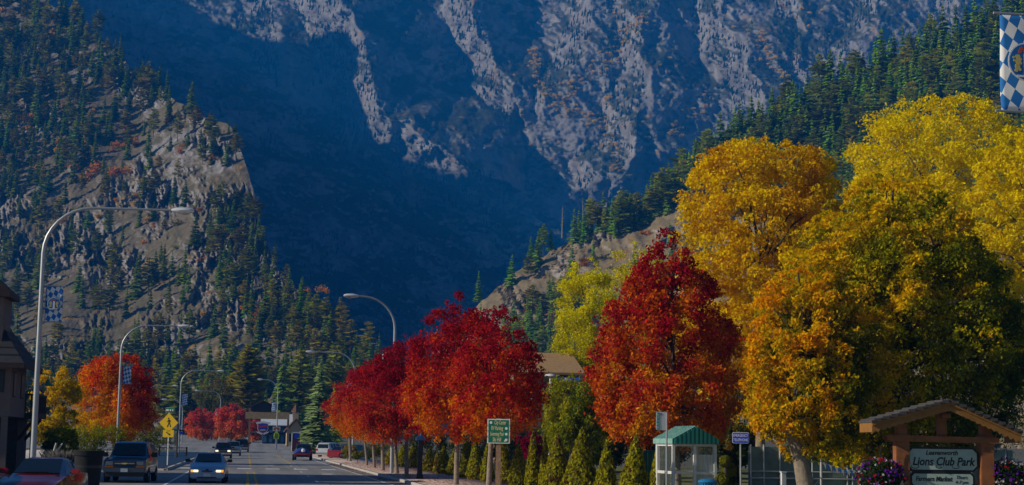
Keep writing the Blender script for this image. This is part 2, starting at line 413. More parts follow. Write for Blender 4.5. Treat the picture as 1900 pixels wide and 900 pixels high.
CON_ME = {}
TINTS = {True: (1.75,1.65,0.55), False: (2.3,2.4,0.6)}     # left hill, right hill
for side in (True, False):
    for lv, g in enumerate((0.75, 1.0, 1.3)):
        for i, (v, f, mi, c) in enumerate(CON):
            me = mesh_np('conifer', v, f, np.clip(c*np.array(TINTS[side])*g*(1.0 if i < 5 else 0.85), 0, 1), mi); me.materials.append(M_bark); me.materials.append(M_needle); CON_ME[side, lv, i] = me
def merged(name, items, arrs, mats):
    """one mesh of many trees: items of (x, y, z, height, width factor, rotation, variant, tint)"""
    vs, fs, ms, cs = [], [], [], []; n = 0
    for x, y, z, h, wf, rot, k, tint in items:
        v, f, mi, c = arrs[k]; ca, sa = math.cos(rot), math.sin(rot)
        w = np.stack([(v[:,0]*ca-v[:,1]*sa)*h*wf+x, (v[:,0]*sa+v[:,1]*ca)*h*wf+y, v[:,2]*h+z], -1)
        vs.append(w); fs.append(f+n); ms.append(mi); cs.append(c*np.array(tint)); n += len(v)
    me = mesh_np(name, np.concatenate(vs), np.concatenate(fs), np.concatenate(cs), np.concatenate(ms))
    o = link(name, me, mats); return o

def scatter(n, dens, box, seed):
    r = np.random.default_rng(seed); out = []
    while len(out) < n:
        u = r.uniform(box[0], box[2], 4000); v = r.uniform(box[1], box[3], 4000); d = dens(u, v)
        k = r.random(4000) < d; out += list(zip(u[k], v[k]))
    return np.array(out[:n])
def spaced(pts, dmin):
    keep = []
    for p in pts:
        if all((p[0]-q[0])**2 + ((p[1]-q[1])*1.3)**2 > dmin*dmin for q in keep): keep.append(p)
    return np.array(keep)
skyL = lambda u: np.interp(u, [p[0] for p in SKY_L], [p[1] for p in SKY_L])
skyR = lambda u: np.interp(u, [p[0] for p in SKY_R], [p[1] for p in SKY_R])
def densL(u, v):
    d = 0.05 + 0.40*np.clip(fbm(u/70, v/55, 3)+0.0, 0, 1)
    d = np.where(in_poly(u, v, [(60,0),(120,10),(330,175),(330,215),(230,190),(150,160),(60,90)]), 0.75, d)
    d = np.where(in_poly(u, v, [(-60,60),(60,90),(150,160),(190,260),(150,340),(-60,360)]), 0.8, d)
    d = np.where(in_poly(u, v, [(-60,-80),(60,0),(60,80),(-60,60)]), 0.4, d)
    d = np.where(in_poly(u, v, [(180,200),(420,235),(440,300),(200,330)]), 0.22, d)
    d = np.where(in_poly(u, v, [(120,400),(390,330),(400,560),(360,660),(230,600),(150,540)]), 0.10, d)
    d = np.where(in_poly(u, v, [(395,390),(480,420),(540,520),(540,640),(430,590),(390,520)]), 0.55, d)
    d = np.where(in_poly(u, v, [(540,540),(640,600),(720,690),(700,740),(560,720),(540,640)]), 0.95, d)
    d = np.where(in_poly(u, v, [(320,600),(430,590),(470,690),(340,700)]), 0.05, d)
    d = np.where(v > 690, 0.9, d)
    return np.where((v > skyL(u)+3) & (v < 745), d, 0)
def densR(u, v):
    forest = in_poly(u, v, [(1065,445),(1250,360),(1400,250),(1600,155),(1900,40),(2060,-30),(2060,420),(1500,420),(1330,395),(1250,385),(1120,432)])
    foot = in_poly(u, v, [(930,680),(960,590),(1000,560),(1060,560),(1100,620),(1130,720),(930,720)])
    d = np.where(forest, 1.0, np.where(foot, 0.7, 0.012 + 0.05*np.clip(fbm(u/60, v/40, 2), 0, 1)))
    return np.where((v > skyR(u)+2) & (v < 745), d, 0)
trees = []
def put(pts, depthfn, hpx, seed, pine_p, tint=(1,1,1)):
    r = np.random.default_rng(seed)
    D = depthfn(pts[:,0][None], pts[:,1][None])[0]
    for (u, v), d in zip(pts, D):
        P = at(u, v, d); h = r.uniform(*hpx)*d/F; k = int(r.integers(5, 9)) if r.random() < pine_p else int(r.integers(0, 5))
        g = r.uniform(0.75, 1.35); t = tuple(np.array(tint)*g*np.array([r.uniform(.8,1.25),1,r.uniform(.85,1.1)]))
        trees.append((P.x, P.y, P.z-0.02*h, h, r.uniform(0.75, 1.5), r.uniform(0, 6.28), k, t))
pL = spaced(scatter(1600, densL, (-60,-80,740,745), 1), 11.5); lowL = pL[:,1] > 480; put(pL[~lowL], left_depth, (26, 64), 2, 0.45, TINTS[True]); put(pL[lowL], left_depth, (36, 80), 22, 0.45, TINTS[True])
pR = spaced(scatter(3200, densR, (860,-20,2060,745), 3), 13); farR = pR[:,0] < 1260; put(pR[farR], right_depth, (46, 80), 4, 0.25, TINTS[False]); put(pR[~farR], right_depth, (60, 104), 41, 0.25, TINTS[False])
rs = np.random.default_rng(44); uu = np.concatenate([np.arange(1068, 1340, 7.5), np.arange(1120, 1340, 9.0), np.arange(1200, 1400, 9.0)]); uu = uu + rs.uniform(-4, 4, len(uu))
edge = np.stack([uu, skyR(uu) + np.concatenate([rs.uniform(2, 12, 37), rs.uniform(12, 26, len(uu)-37)])], -1); put(edge, right_depth, (44, 82), 45, 0.3, TINTS[False])
# trees that stand out on the right hill's bare edge
lone = np.array([(888,556),(985,474),(1008,470),(1022,462),(1100,420),(1112,418),(1128,425),(1150,410),(1165,405),(1180,410),(950,530),(1003,600),(1040,560),(970,640),(1140,440)], float)
put(lone, right_depth, (36, 62), 5, 0.4, TINTS[False])
print('hill trees', len(trees))
trees.sort(key=lambda t: -t[3]/depth_of(t[:3]))
inview = [t for t in trees if -30 < pix(t[:3])[0] < 1930]
solo = inview[:290]; sset = set(id(t) for t in solo)
for k_, t in enumerate(solo):
    left = pix(t[:3])[0] < 800
    pine = t[6] >= 5
    o = bpy.data.objects.new('pine_tree' if pine else 'fir_tree', CON_ME[left, k_ % 3, t[6]]); COL.objects.link(o)
    o.location = t[:3]; o.scale = (t[3]*t[4], t[3]*t[4], t[3]); o.rotation_euler = (0, 0, t[5])
    if left: tag(o, ('loose-crowned pine' if pine else 'narrow dark fir') + ' standing on the rocky left hillside', 'tree', 'pines on the left hillside' if pine else 'firs on the left hillside')
    else: tag(o, ('loose-crowned pine' if pine else 'narrow dark fir') + ' standing in the dense forest of the right hillside', 'tree', 'pines on the right hillside' if pine else 'firs on the right hillside')
rest = [t for t in trees if id(t) not in sset]
if rest: tag(merged('conifer_forest', rest, CON, [M_bark, M_needle]), kind='stuff')
# bare dead trunks on the edge of the right hill
for i, (u, v, hp, lean) in enumerate([(1082,436,70,-0.02),(1043,438,58,0.01)]):
    d = right_depth(np.array([[float(u)]]), np.array([[float(v)]]))[0,0]; P = at(u, v, d); h = hp*d/F
    mb = MB().tube([(0,0,-1), (lean*h*0.5,0,h*0.5), (lean*h,0,h)], [0.4, 0.28, 0.06], 6)
    for k in range(26):
        z = h*(0.35+0.62*k/26); a = k*2.4; L = (1.9 if i else 0.8)*(1.05-z/h)+0.35
        mb.tube([(lean*z,0,z), (lean*z+L*math.cos(a), L*math.sin(a), z-0.25*L)], [0.09, 0.03], 4)
    o = mb.build('dead_tree', M_bark_grey, None); o.location = P
    tag(o, ['tall bare pale trunk of a dead tree on the edge of the right hillside', 'dead spiky conifer with short bare branches left of the taller pale dead trunk'][i], 'tree')

# autumn bushes on the hills
M_leaf = leaf_mat('autumn_leaves', 0.42)
def bush_arrays(seed, n=110, col=(0.42,0.17,0.02), sz=0.13):
    r = np.random.default_rng(seed); c0 = r.normal(size=(7,3))*np.array([.3,.3,.18])+np.array([0,0,.45])
    p = c0[r.integers(0,7,n)] + r.normal(size=(n,3))*0.16; p[:,2] = np.abs(p[:,2])
    a = r.normal(size=(n,3)); a /= np.linalg.norm(a,axis=1)[:,None]; b = np.cross(a, r.normal(size=(n,3))); b /= np.linalg.norm(b,axis=1)[:,None]
    v = np.stack([p+a*sz, p+b*sz*.7, p-a*sz, p-b*sz*.7], 1).reshape(-1,3); f = np.arange(4*n).reshape(n,4)
    return v, f, np.zeros(n,int), np.array(col)*r.uniform(.6,1.5,(n,1))*np.stack([np.ones(n), r.uniform(.7,1.3,n), np.ones(n)],-1)
BUSH = [bush_arrays(s, 110, c) for s, c in enumerate([(0.66,0.28,0.015),(0.66,0.38,0.02),(0.46,0.17,0.02),(0.22,0.20,0.03)])]
BUSH_ME = []
for b in BUSH:
    me = mesh_np('bush', b[0], b[1], b[3], b[2]); me.materials.append(M_leaf); BUSH_ME.append(me)
r = np.random.default_rng(31); spots = []
def bushes(poly, n, fn, kinds, hp):
    xs = [p[0] for p in poly]; ys = [p[1] for p in poly]; k = 0
    while k < n:
        u, v = r.uniform(min(xs), max(xs)), r.uniform(min(ys), max(ys))
        if not in_poly(np.array([u]), np.array([v]), poly)[0]: continue
        d = fn(np.array([[u]]), np.array([[v]]))[0,0]; spots.append((at(u, v, d), r.uniform(*hp)*d/F, int(r.choice(kinds)), fn is left_depth)); k += 1
bushes([(60,150),(200,180),(260,260),(240,340),(60,340),(0,260)], 34, left_depth, [0,0,1,2], (9,20))
bushes([(100,280),(300,180),(420,240),(380,420),(120,420)], 26, left_depth, [0,1,2,3], (6,14))
bushes([(0,20),(110,20),(160,110),(60,150),(0,120)], 16, left_depth, [3,1,3], (9,16))
bushes([(440,540),(620,540),(620,640),(480,640)], 34, left_depth, [0,0,1,2], (8,18))
bushes([(180,420),(420,420),(420,600),(180,600)], 18, left_depth, [0,1,3], (5,11))
bushes([(900,560),(1200,420),(1230,470),(1000,600)], 30, right_depth, [2,0,3,3], (5,12))
bushes([(960,600),(1080,560),(1080,660),(960,660)], 18, right_depth, [0,1,0], (9,20))
bushes([(1300,330),(1900,130),(1900,300),(1400,330)], 14, right_depth, [0,3], (10,18))
for P, h, k, left in spots:
    o = bpy.data.objects.new('bush', BUSH_ME[k]); COL.objects.link(o); o.location = P - Vector((0,0,0.15*h)); o.scale = (h*1.15,)*3; o.rotation_euler = (0,0,r.uniform(0,6.28))
    word = ['orange','golden yellow','rusty red','olive green'][k]; side = 'left' if left else 'right'
    tag(o, f'small {word} bush growing between rocks on the {side} hillside', 'bush', f'{word} bushes on the {side} hillside')

# woods on the far mountain, a single distant mass
def tiny_arrays(seed):
    rr = np.random.default_rng(seed); v = []; f = []; c = []
    for t, rad, hh in ((0.05,0.20,0.45),(0.3,0.15,0.4),(0.58,0.09,0.42)):
        ph = rr.uniform(0,2)
        for k in range(5):
            a, b = ph+2*np.pi*k/5, ph+2*np.pi*(k+1)/5; n = len(v); ra, rb = rad*rr.uniform(.7,1.2), rad*rr.uniform(.7,1.2)
            v += [(ra*np.cos(a),ra*np.sin(a),t), (rb*np.cos(b),rb*np.sin(b),t), (0.004*np.cos(b),0.004*np.sin(b),t+hh), (0.004*np.cos(a),0.004*np.sin(a),t+hh)]
            f.append((n,n+1,n+2,n+3)); c.append(np.array((0.028,0.05,0.022))*rr.uniform(.7,1.4))
    return np.array(v), np.array(f), np.zeros(len(f),int), np.array(c)
TINY = [tiny_arrays(s) for s in range(4)]
def densF(u, v):
    d = np.clip(fbm(u/80+3, v/60+7, 4)*1.1 - 0.05, 0, 1)*0.5*(1-0.6*(u > 950)) + 0.02
    for pts, amp, wl, wr in RIBS:
        dd, s, t = poly_dist(u, v, pts); d = np.where((s < 0) & (dd < wr), np.maximum(d, 0.55), d); d = np.where((s > 0) & (dd < wl*0.8), d*0.03, d)
    return d
pts = scatter(5200, densF, (200,-90,1900,560), 11)
Dd = far_depth(pts[:,0][None], pts[:,1][None])[0]; items = []
for (u, v), d in zip(pts, Dd):
    if v > skyL(u) + 30 and u < 700: continue
    if v > skyR(u) + 30 and u > 900: continue
    P = at(u, v, d); items.append((P.x, P.y, P.z-1, r.uniform(7,13)*d/F, r.uniform(.8,1.3), r.uniform(0,6), int(r.integers(0,4)), (1,1,1)))
tag(merged('forest', items, TINY, [M_needle]), kind='stuff')
def densY(u, v):
    d = np.zeros(u.shape)
    for pts in ([(990,110),(1010,180),(1060,205),(1120,240)], [(1190,40),(1130,110),(1080,150),(1030,190)], [(1120,200),(1140,310),(1160,330)], [(1400,60),(1440,130),(1470,170)], [(1250,250),(1300,180)]):
        dd, s, t = poly_dist(u, v, pts); d = np.maximum(d, np.clip(1-dd/22, 0, 1))
    return np.maximum(d, 0.02*(u > 950)*(v < 300))
pts = scatter(520, densY, (700,-60,1700,400), 12); Dd = far_depth(pts[:,0][None], pts[:,1][None])[0]
items = [(*(at(u, v, d)), r.uniform(4,9)*d/F, 1.2, r.uniform(0,6), int(r.choice([1,1,1,3])), (1.15,1.35,1)) for (u, v), d in zip(pts, Dd)]
tag(merged('shrubbery', items, BUSH, [M_leaf]), kind='stuff')
# ================================================================== STREET
M_asph0 = mat('asphalt_base', (0.27,0.265,0.26), 0.9, scale=1.3, var=0.16, bump=0.15)
def asphalt():
    m = mat('asphalt', (0.27,0.265,0.26), 0.9, scale=1.3, var=0.16, bump=0.15); nt = m.node_tree; b = nt.nodes['Principled BSDF']; L = nt.links.new
    tc = nt.nodes.new('ShaderNodeTexCoord'); base_c = b.inputs['Base Color'].links[0].from_socket
    def layer(col, mapping, scale, lo, hi, a, c, tex='noise'):
        mp = nt.nodes.new('ShaderNodeMapping'); mp.inputs['Scale'].default_value = mapping; L(tc.outputs['Object'], mp.inputs[0])
        if tex == 'noise': n = nt.nodes.new('ShaderNodeTexNoise'); n.inputs['Detail'].default_value = 6; n.inputs['Roughness'].default_value = 0.6; out = n.outputs['Fac']
        else: n = nt.nodes.new('ShaderNodeTexVoronoi'); n.feature = 'DISTANCE_TO_EDGE'; out = n.outputs['Distance']
        n.inputs['Scale'].default_value = scale; L(mp.outputs[0], n.inputs['Vector'])
        r = nt.nodes.new('ShaderNodeValToRGB'); L(out, r.inputs[0]); e = r.color_ramp.elements; e[0].position = lo; e[1].position = hi; e[0].color = (a,a,a,1); e[1].color = (c,c,c,1)
        x = nt.nodes.new('ShaderNodeMix'); x.data_type = 'RGBA'; x.blend_type = 'MULTIPLY'; x.inputs[0].default_value = 1; L(col, x.inputs[6]); L(r.outputs[0], x.inputs[7]); return x.outputs[2]
    c = layer(base_c, (1,0.03,1), 0.9, 0.35, 0.65, 0.78, 1.12)      # lanes worn along the road
    c = layer(c, (1,1,1), 0.10, 0.40, 0.60, 0.86, 1.08)             # patches
    c = layer(c, (1,0.25,1), 0.22, 0.0, 0.012, 0.55, 1.0, 'vor')    # sealed cracks
    L(c, b.inputs['Base Color']); return m
M_asph = asphalt()
M_conc = mat('concrete', (0.46,0.42,0.38), 0.9, scale=1.5, var=0.15)
M_walk = mat('leafy_walk', (0.42,0.34,0.30), 0.95, scale=2.2, c2=(0.46,0.33,0.28))
M_white = mat('white_paint', (0.72,0.72,0.70), 0.7, scale=3, var=0.12)
M_yellowline = mat('yellow_paint', (0.62,0.36,0.03), 0.7, scale=3, var=0.15)
M_steel = mat('galvanised', (0.42,0.44,0.46), 0.45, 0.55, scale=3, var=0.08)
M_black = mat('black_metal', (0.012,0.012,0.013), 0.45, scale=8)
M_wood = mat('weathered_wood', (0.27,0.17,0.10), 0.9, scale=6, var=0.35, bump=0.3)
M_darkwood = mat('dark_wood', (0.045,0.033,0.026), 0.85, scale=5, var=0.3)
M_green = mat('sign_green', (0.0,0.16,0.075), 0.4, var=0.05)
M_signyel = mat('sign_yellow', (0.88,0.55,0.0), 0.45, var=0.04)
M_fluor = mat('sign_lime', (0.55,0.72,0.02), 0.45, var=0.04)
M_signwhite = mat('sign_white', (0.78,0.78,0.76), 0.45, var=0.04)
M_signblue = mat('sign_blue', (0.004,0.055,0.60), 0.4, var=0.05)
M_ink = mat('black_ink', (0.012,0.012,0.012), 0.6, var=0.05)
def strip(name, x0, x1, y0, y1, z, m, step=8.0, kind='structure'):
    ys = np.arange(y0, y1+step*0.99, step); ys[-1] = y1; v = []; f = []
    for y in ys: zz = ground_z(y)+z; v += [(x0,y,zz),(x1,y,zz)]
    for i in range(len(ys)-1): f.append((2*i,2*i+1,2*i+3,2*i+2))
    o = link(name, mesh_np(name, v, f), m); return tag(o, kind=kind)
strip('road', -9, 8, -60, 560, 0.0, M_asph)
strip('side_road', -60, -9, 84, 106, 0.0, M_asph, 4); strip('side_road', -70, -9, 255, 560, 0.0, M_asph)
def slab(name, x0, x1, y0, y1, h, m):
    ys = np.arange(y0, y1+7.9, 8.0); ys[-1] = y1; v = []; f = []
    for y in ys:
        z = ground_z(y); v += [(x0,y,z-0.1),(x0,y,z+h),(x1,y,z+h),(x1,y,z-0.1)]
    for i in range(len(ys)-1):
        for k in range(3): f.append((4*i+k, 4*i+k+1, 4*i+5+k, 4*i+4+k))
    f += [(0,1,2,3), tuple(4*(len(ys)-1)+k for k in (3,2,1,0))]
    return tag(link(name, mesh_np(name, v, f), m), kind='structure')
slab('pavement', 8.25, 13.4, -40, 232, 0.125, M_walk); slab('kerb', 8.0, 8.25, -40, 232, 0.13, M_conc)
slab('pavement', -30, -9.25, -40, 84, 0.125, M_conc); slab('kerb', -9.25, -9.0, -40, 84, 0.13, M_conc)
slab('pavement', -30, -5.3, 109, 236, 0.125, M_conc); slab('kerb', -5.3, -5.05, 109, 236, 0.13, M_conc)
slab('lawn', 13.8, 90, 20, 140, 0.10, mat('lawn_grass', (0.05,0.075,0.015), 0.95, scale=1.2, c2=(0.10,0.085,0.03)))
LP = []
def line(x, y0, y1, w, m, z=0.006): return strip('lane_marking', x-w/2, x+w/2, y0, y1, z, m, 8 if y1-y0 > 9 else y1-y0)
line(7.0, 74, 235, 0.13, M_white); line(-3.6, 60, 108, 0.13, M_white)
for k in range(12): line(3.6, 58+k*12.2 if k < 7 else 140+(k-7)*12.2, 61.2+k*12.2 if k < 7 else 143.2+(k-7)*12.2, 0.13, M_white if k < 7 else M_yellowline, 0.006+0.004*(k >= 7))
line(0.12, 40, 106, 0.14, M_yellowline); line(0.52, 40, 106, 0.14, M_yellowline)
line(0.36, 128, 225, 0.16, M_yellowline); line(3.9, 145, 225, 0.14, M_yellowline)
for k in range(6): line(-2.2, 128+k*12, 131+k*12, 0.12, M_white)
# turn arrows and dashes painted across the lanes
for x, y in ((5.0,101.5),(1.9,135),(-1.4,112)): strip('lane_marking', x-0.32, x+0.32, y, y+1.6, 0.006, M_white, 1.6)
for k in range(6): strip('lane_marking', -4.6+k*2.0, -3.6+k*2.0, 117, 120, 0.007, M_white, 3.0)
# fallen leaves
r = np.random.default_rng(77); n = 5200
px_ = np.where(r.random(n) < 0.8, r.uniform(8.3,13.4,n), r.normal(7.6,0.35,n)); py_ = r.uniform(70,150,n); a = r.uniform(0,6.28,n); s = r.uniform(0.05,0.10,n)
px_ = np.clip(px_, 6.6, 13.4); zz = np.where(px_ > 8.0, 0.14, 0.012) + r.uniform(0,0.02,n)
dx, dy = np.cos(a)*s, np.sin(a)*s
v = np.stack([np.stack([px_+dx,py_+dy,zz],-1), np.stack([px_-dy*.7,py_+dx*.7,zz+0.01],-1), np.stack([px_-dx,py_-dy,zz+0.004],-1), np.stack([px_+dy*.7,py_-dx*.7,zz],-1)],1).reshape(-1,3)
cc = np.array([(0.30,0.03,0.02),(0.38,0.08,0.02),(0.22,0.07,0.04),(0.45,0.2,0.03)])[r.integers(0,4,n)]
tag(link('leaves', mesh_np('leaves', v, np.arange(4*n).reshape(n,4), cc), M_leaf), kind='stuff')
# low stone edging in front of the hedge trees
mb = MB(); r = np.random.default_rng(5)
for k in range(60):
    y = 66+k*1.6; mb.box(13.4+r.uniform(-.04,.04), 13.8, y+0.02, y+1.58, -0.1, 0.36+r.uniform(-.03,.03))
tag(mb.build('stone_border', M_conc), 'low pale stone edging along the pavement in front of the conical hedge trees', 'wall')

# ------------------------------------------------------------------ writing
def text(s, h, parent, loc, m, rot=(R(90),0,0), name='lettering', shear=0.0, align='CENTER', ex=0.002, wid=None, spacing=1.0, bold=0.0):
    c = bpy.data.curves.new('lettering', 'FONT'); c.body = s; c.size = h; c.align_x = align; c.align_y = 'CENTER'; c.shear = shear; c.extrude = ex; c.resolution_u = 3; c.space_character = spacing; c.offset = bold
    t = bpy.data.objects.new('t', c); COL.objects.link(t); bpy.context.view_layer.update()
    dg = bpy.context.evaluated_depsgraph_get(); me = bpy.data.meshes.new_from_object(t.evaluated_get(dg)); bpy.data.objects.remove(t)
    if wid:
        co = np.array([v.co[:] for v in me.vertices]); k = wid/max(1e-6, np.ptp(co[:,0]))
        for v in me.vertices: v.co.x *= k
    me.materials.clear(); o = link(name, me, m, parent); o.location = loc; o.rotation_euler = rot; return o
def rr(w, h, rad, n=4):
    """rounded rectangle outline in (x, z)"""
    out = []
    for cx, cz, a0 in ((w/2-rad,h/2-rad,0),(-w/2+rad,h/2-rad,90),(-w/2+rad,-h/2+rad,180),(w/2-rad,-h/2+rad,270)):
        for k in range(n+1): a = R(a0+90*k/n); out.append((cx+rad*math.cos(a), cz+rad*math.sin(a)))
    return out
def off(poly, dx, dz): return [(x+dx, z+dz) for x, z in poly]
def plate(name, w, h, y, z, x, m, parent, th=0.012, rad=0.04): return MB().prism(off(rr(w,h,rad), x, z), y-th, y).build(name, m, parent)

# ------------------------------------------------------------------ banners and street lamps
def lozenge_mat(name, a, b, ox=0.0):
    m = mat(name, (0.75,0.75,0.74), 0.8, var=0.02); nt = m.node_tree; bs = nt.nodes['Principled BSDF']
    tc = nt.nodes.new('ShaderNodeTexCoord'); sp = nt.nodes.new('ShaderNodeSeparateXYZ'); nt.links.new(tc.outputs['Object'], sp.inputs[0])
    def mth(op, p, q):
        n = nt.nodes.new('ShaderNodeMath'); n.operation = op
        for i, s in enumerate((p, q)):
            if hasattr(s, 'links'): nt.links.new(s, n.inputs[i])
            else: n.inputs[i].default_value = s
        return n.outputs[0]
    # lozenges that lean: two families of slanted lines
    x = mth('ADD', sp.outputs[0], 50.013+ox); z = mth('ADD', sp.outputs[2], 50.0)
    p = mth('ADD', mth('DIVIDE', x, a), mth('DIVIDE', z, b)); q = mth('SUBTRACT', mth('DIVIDE', x, a*0.62), mth('DIVIDE', z, b*1.7))
    e = mth('MODULO', mth('FLOOR', p, 0), 2.0); g = mth('MODULO', mth('ABSOLUTE', mth('FLOOR', q, 0), 0), 2.0)
    k = mth('ABSOLUTE', mth('SUBTRACT', e, g), 0)
    mx = nt.nodes.new('ShaderNodeMix'); mx.data_type = 'RGBA'; nt.links.new(k, mx.inputs[0])
    mx.inputs[6].default_value = (0.76,0.76,0.76,1); mx.inputs[7].default_value = (0.008,0.15,0.46,1); nt.links.new(mx.outputs[2], bs.inputs['Base Color']); return m
M_loz = lozenge_mat('lozenge_cloth', 0.30, 0.26)
def banner(parent_loc, W, H, side, label, emblem=True, group=None):
    """a cloth banner whose inner edge is at parent_loc, hanging to side (+1 right, -1 left); loc is its middle height"""
    t = thing('banner', parent_loc, label, 'banner', 0, group)
    nx, nz = 10, 16; v = []; f = []
    for j in range(nz+1):
        for i in range(nx+1):
            x = side*(0.12+W*i/nx); z = -H/2+H*j/nz; v.append((x, 0.05*math.sin(3.1*x/W+1.2*z)*(1-abs(2*j/nz-1)**3), z))
    for j in range(nz):
        for i in range(nx): q = j*(nx+1)+i; f.append((q, q+1, q+nx+2, q+nx+1))
    o = link('cloth', mesh_np('cloth', v, f), M_loz, t, True)
    sm = o.modifiers.new('thick', 'SOLIDIFY'); sm.thickness = 0.012
    for s in (-1, 1): MB().tube([(0,0,s*H/2), (side*(W+0.22),0,s*H/2)], 0.022, 8).build('rod', M_steel, t)
    MB().box(side*0.115-0.008, side*0.115+0.008, -0.02, 0.02, -H/2, H/2).build('hem', mat('banner_blue', (0.008,0.15,0.46)), t)
    if emblem:
        cx = side*(0.12+W/2); e = W*0.36; y = -0.085
        mb = MB().prism([(cx+e*1.08*math.cos(a*R(15)), e*1.08*math.sin(a*R(15))) for a in range(24)], y, y+0.008); ring = mb.build('emblem', M_signwhite, t)
        MB().prism([(cx+e*math.cos(a*R(15)), e*math.sin(a*R(15))) for a in range(24)], y-0.006, y-0.002).build('emblem_field', mat('banner_blue', (0.008,0.15,0.46)), ring)
        for s in (-1, 1):                       # two upright golden lions
            g = MB()
            for ex, ez, ra in ((0.52,0.25,0.15),(0.50,0.0,0.17),(0.55,-0.28,0.16),(0.38,0.12,0.09),(0.36,-0.10,0.08),(0.62,-0.5,0.11),(0.42,-0.45,0.09),(0.72,0.05,0.07),(0.76,0.22,0.07)):
                g.prism([(cx+s*e*ex+e*ra*math.cos(k*R(45)), e*ez+e*ra*math.sin(k*R(45))) for k in range(8)], y-0.012-0.001*ex, y-0.007)
            g.build('emblem_lion', mat('emblem_gold', (0.62,0.50,0.16)), ring)
        g = MB()
        for ex, ez in ((-0.3,0.72),(-0.12,0.60),(-0.38,0.55),(0.25,0.72),(0.1,0.66)):
            g.prism([(cx+e*ex+e*0.11*math.cos(k*R(45)), e*ez+e*0.11*math.sin(k*R(45))) for k in range(8)], y-0.013, y-0.008)
        g.build('emblem_flowers', mat('emblem_red', (0.6,0.10,0.04)), ring)
        g = MB().box(cx-e*0.16, cx+e*0.16, y-0.014, y-0.009, -e*0.75, e*0.45); g.box(cx-e*0.6, cx+e*0.6, y-0.015, y-0.0095, -e*0.88, -e*0.76); g.build('emblem_shield', M_signwhite, ring)
    return t
def lamp(P, H, arm, side, label, straight=None):
    t = thing('street_lamp', P, label, 'street lamp')
    cr = 2.0; pts = [(0,0,0),(0,0,H*0.45),(0,0,H-cr)]; rad = [0.13,0.105,0.085]
    for k in range(1, 9):
        a = R(90*k/8*0.97); pts.append((side*cr*(1-math.cos(a)), 0, H-cr+cr*math.sin(a))); rad.append(0.085-0.003*k)
    pts.append((side*(arm-0.75), 0, H+0.03)); rad.append(0.045)
    MB().tube(pts, rad, 10).build('pole', M_steel, t, True)
    MB().box(-0.22,0.22,-0.22,0.22,0,0.06).build('base_plate', M_steel, t)
    MB().box(-0.14-0.01,-0.125,-0.05,0.05,0.5,0.75).build('hand_hole_cover', M_steel, t)
    h = MB(); vs = []
    prof = [(0,0.06,0.06),(0.18,0.13,0.11),(0.45,0.20,0.14),(0.78,0.21,0.12),(0.95,0.10,0.07)]
    for x, wy, wz in prof:
        for k in range(10): a = 2*math.pi*k/10; vs.append((side*(arm-0.85+x), wy*math.cos(a), H+0.03+wz*math.sin(a)))
    fs = [(i*10+k, i*10+(k+1)%10, (i+1)*10+(k+1)%10, (i+1)*10+k) for i in range(4) for k in range(10)] + [tuple(range(10)), tuple(40+k for k in range(10))]
    h._add(vs, fs); hd = h.build('lamp_head', mat('lamp_grey', (0.76,0.77,0.78), 0.4, 0.2, var=0.05), t, True)
    MB().lathe([(0.15,0.0),(0.13,-0.10),(0.0,-0.13)], (side*(arm-0.28),0,H-0.03), 12).build('lens', mat('lamp_lens', (0.5,0.5,0.46), 0.15, var=0.05), hd, True)
    return t
def LB(px, d): return base(px, d)
def lamp_px(px, d, top, tip, label, ban=None, ban_label=None):
    P = base(px, d); H = zat(P, top); side = 1 if tip > px else -1; arm = abs(tip-px)*d/F
    lamp(P, H, arm, side, label)
    if ban:
        y0, y1, w, bs = ban; z1, z0 = zat(P, y0), zat(P, y1)
        banner(P + Vector((bs*0.08, 0, (z0+z1)/2)), w*d/F, z1-z0, bs, ban_label, d < 120)
lamp_px(63, 67, 383, 334, 'tall grey street lamp with a long curved arm beside the chalet building', (530,597,31,1), 'blue and white lozenge banner on the lamp beside the chalet building')
lamp_px(218, 127, 603, 340, 'street lamp standing in front of the orange and red tree', (679,712,15,1), 'small lozenge banner on the lamp in front of the orange tree')
lamp_px(332, 225, 687, 409, 'street lamp behind the yellow pedestrian crossing sign', (731,751,10,1), 'small lozenge banner above the yellow pedestrian crossing sign')
lamp_px(728, 101, 552, 634, 'grey street lamp rising through the dark red trees with its head over the road', (652,676,16,-1), 'lozenge banner half hidden in the top of the dark red trees')
lamp_px(655, 168, 655, 565, 'street lamp beside the blue-green spruce, arm over the road', (707,730,10,-1), 'lozenge banner hidden behind the smaller red trees')
lamp_px(513, 270, 705, 476, 'street lamp in front of the shield sign of the motel', (747,764,8,-1), 'tiny lozenge banner above the long wooden beam of the motel')
lamp_px(407, 345, 726, 360, 'far street lamp between the two distant pink-red trees', (759,772,7,-1), 'tiny lozenge banner between the two distant pink-red trees')
lamp_px(268, 290, 715, 324, 'far street lamp whose pole is hidden behind the orange tree')
lamp_px(337, 300, 742, 299, 'far street lamp close behind another pole with its arm to the side street')
lamp_px(1985, 25.5, -180, 1590, 'nearest street lamp, holding the large lozenge banner by the golden trees', (31,211,96,-1), 'large blue and white lozenge banner with a round lion emblem before the golden trees')

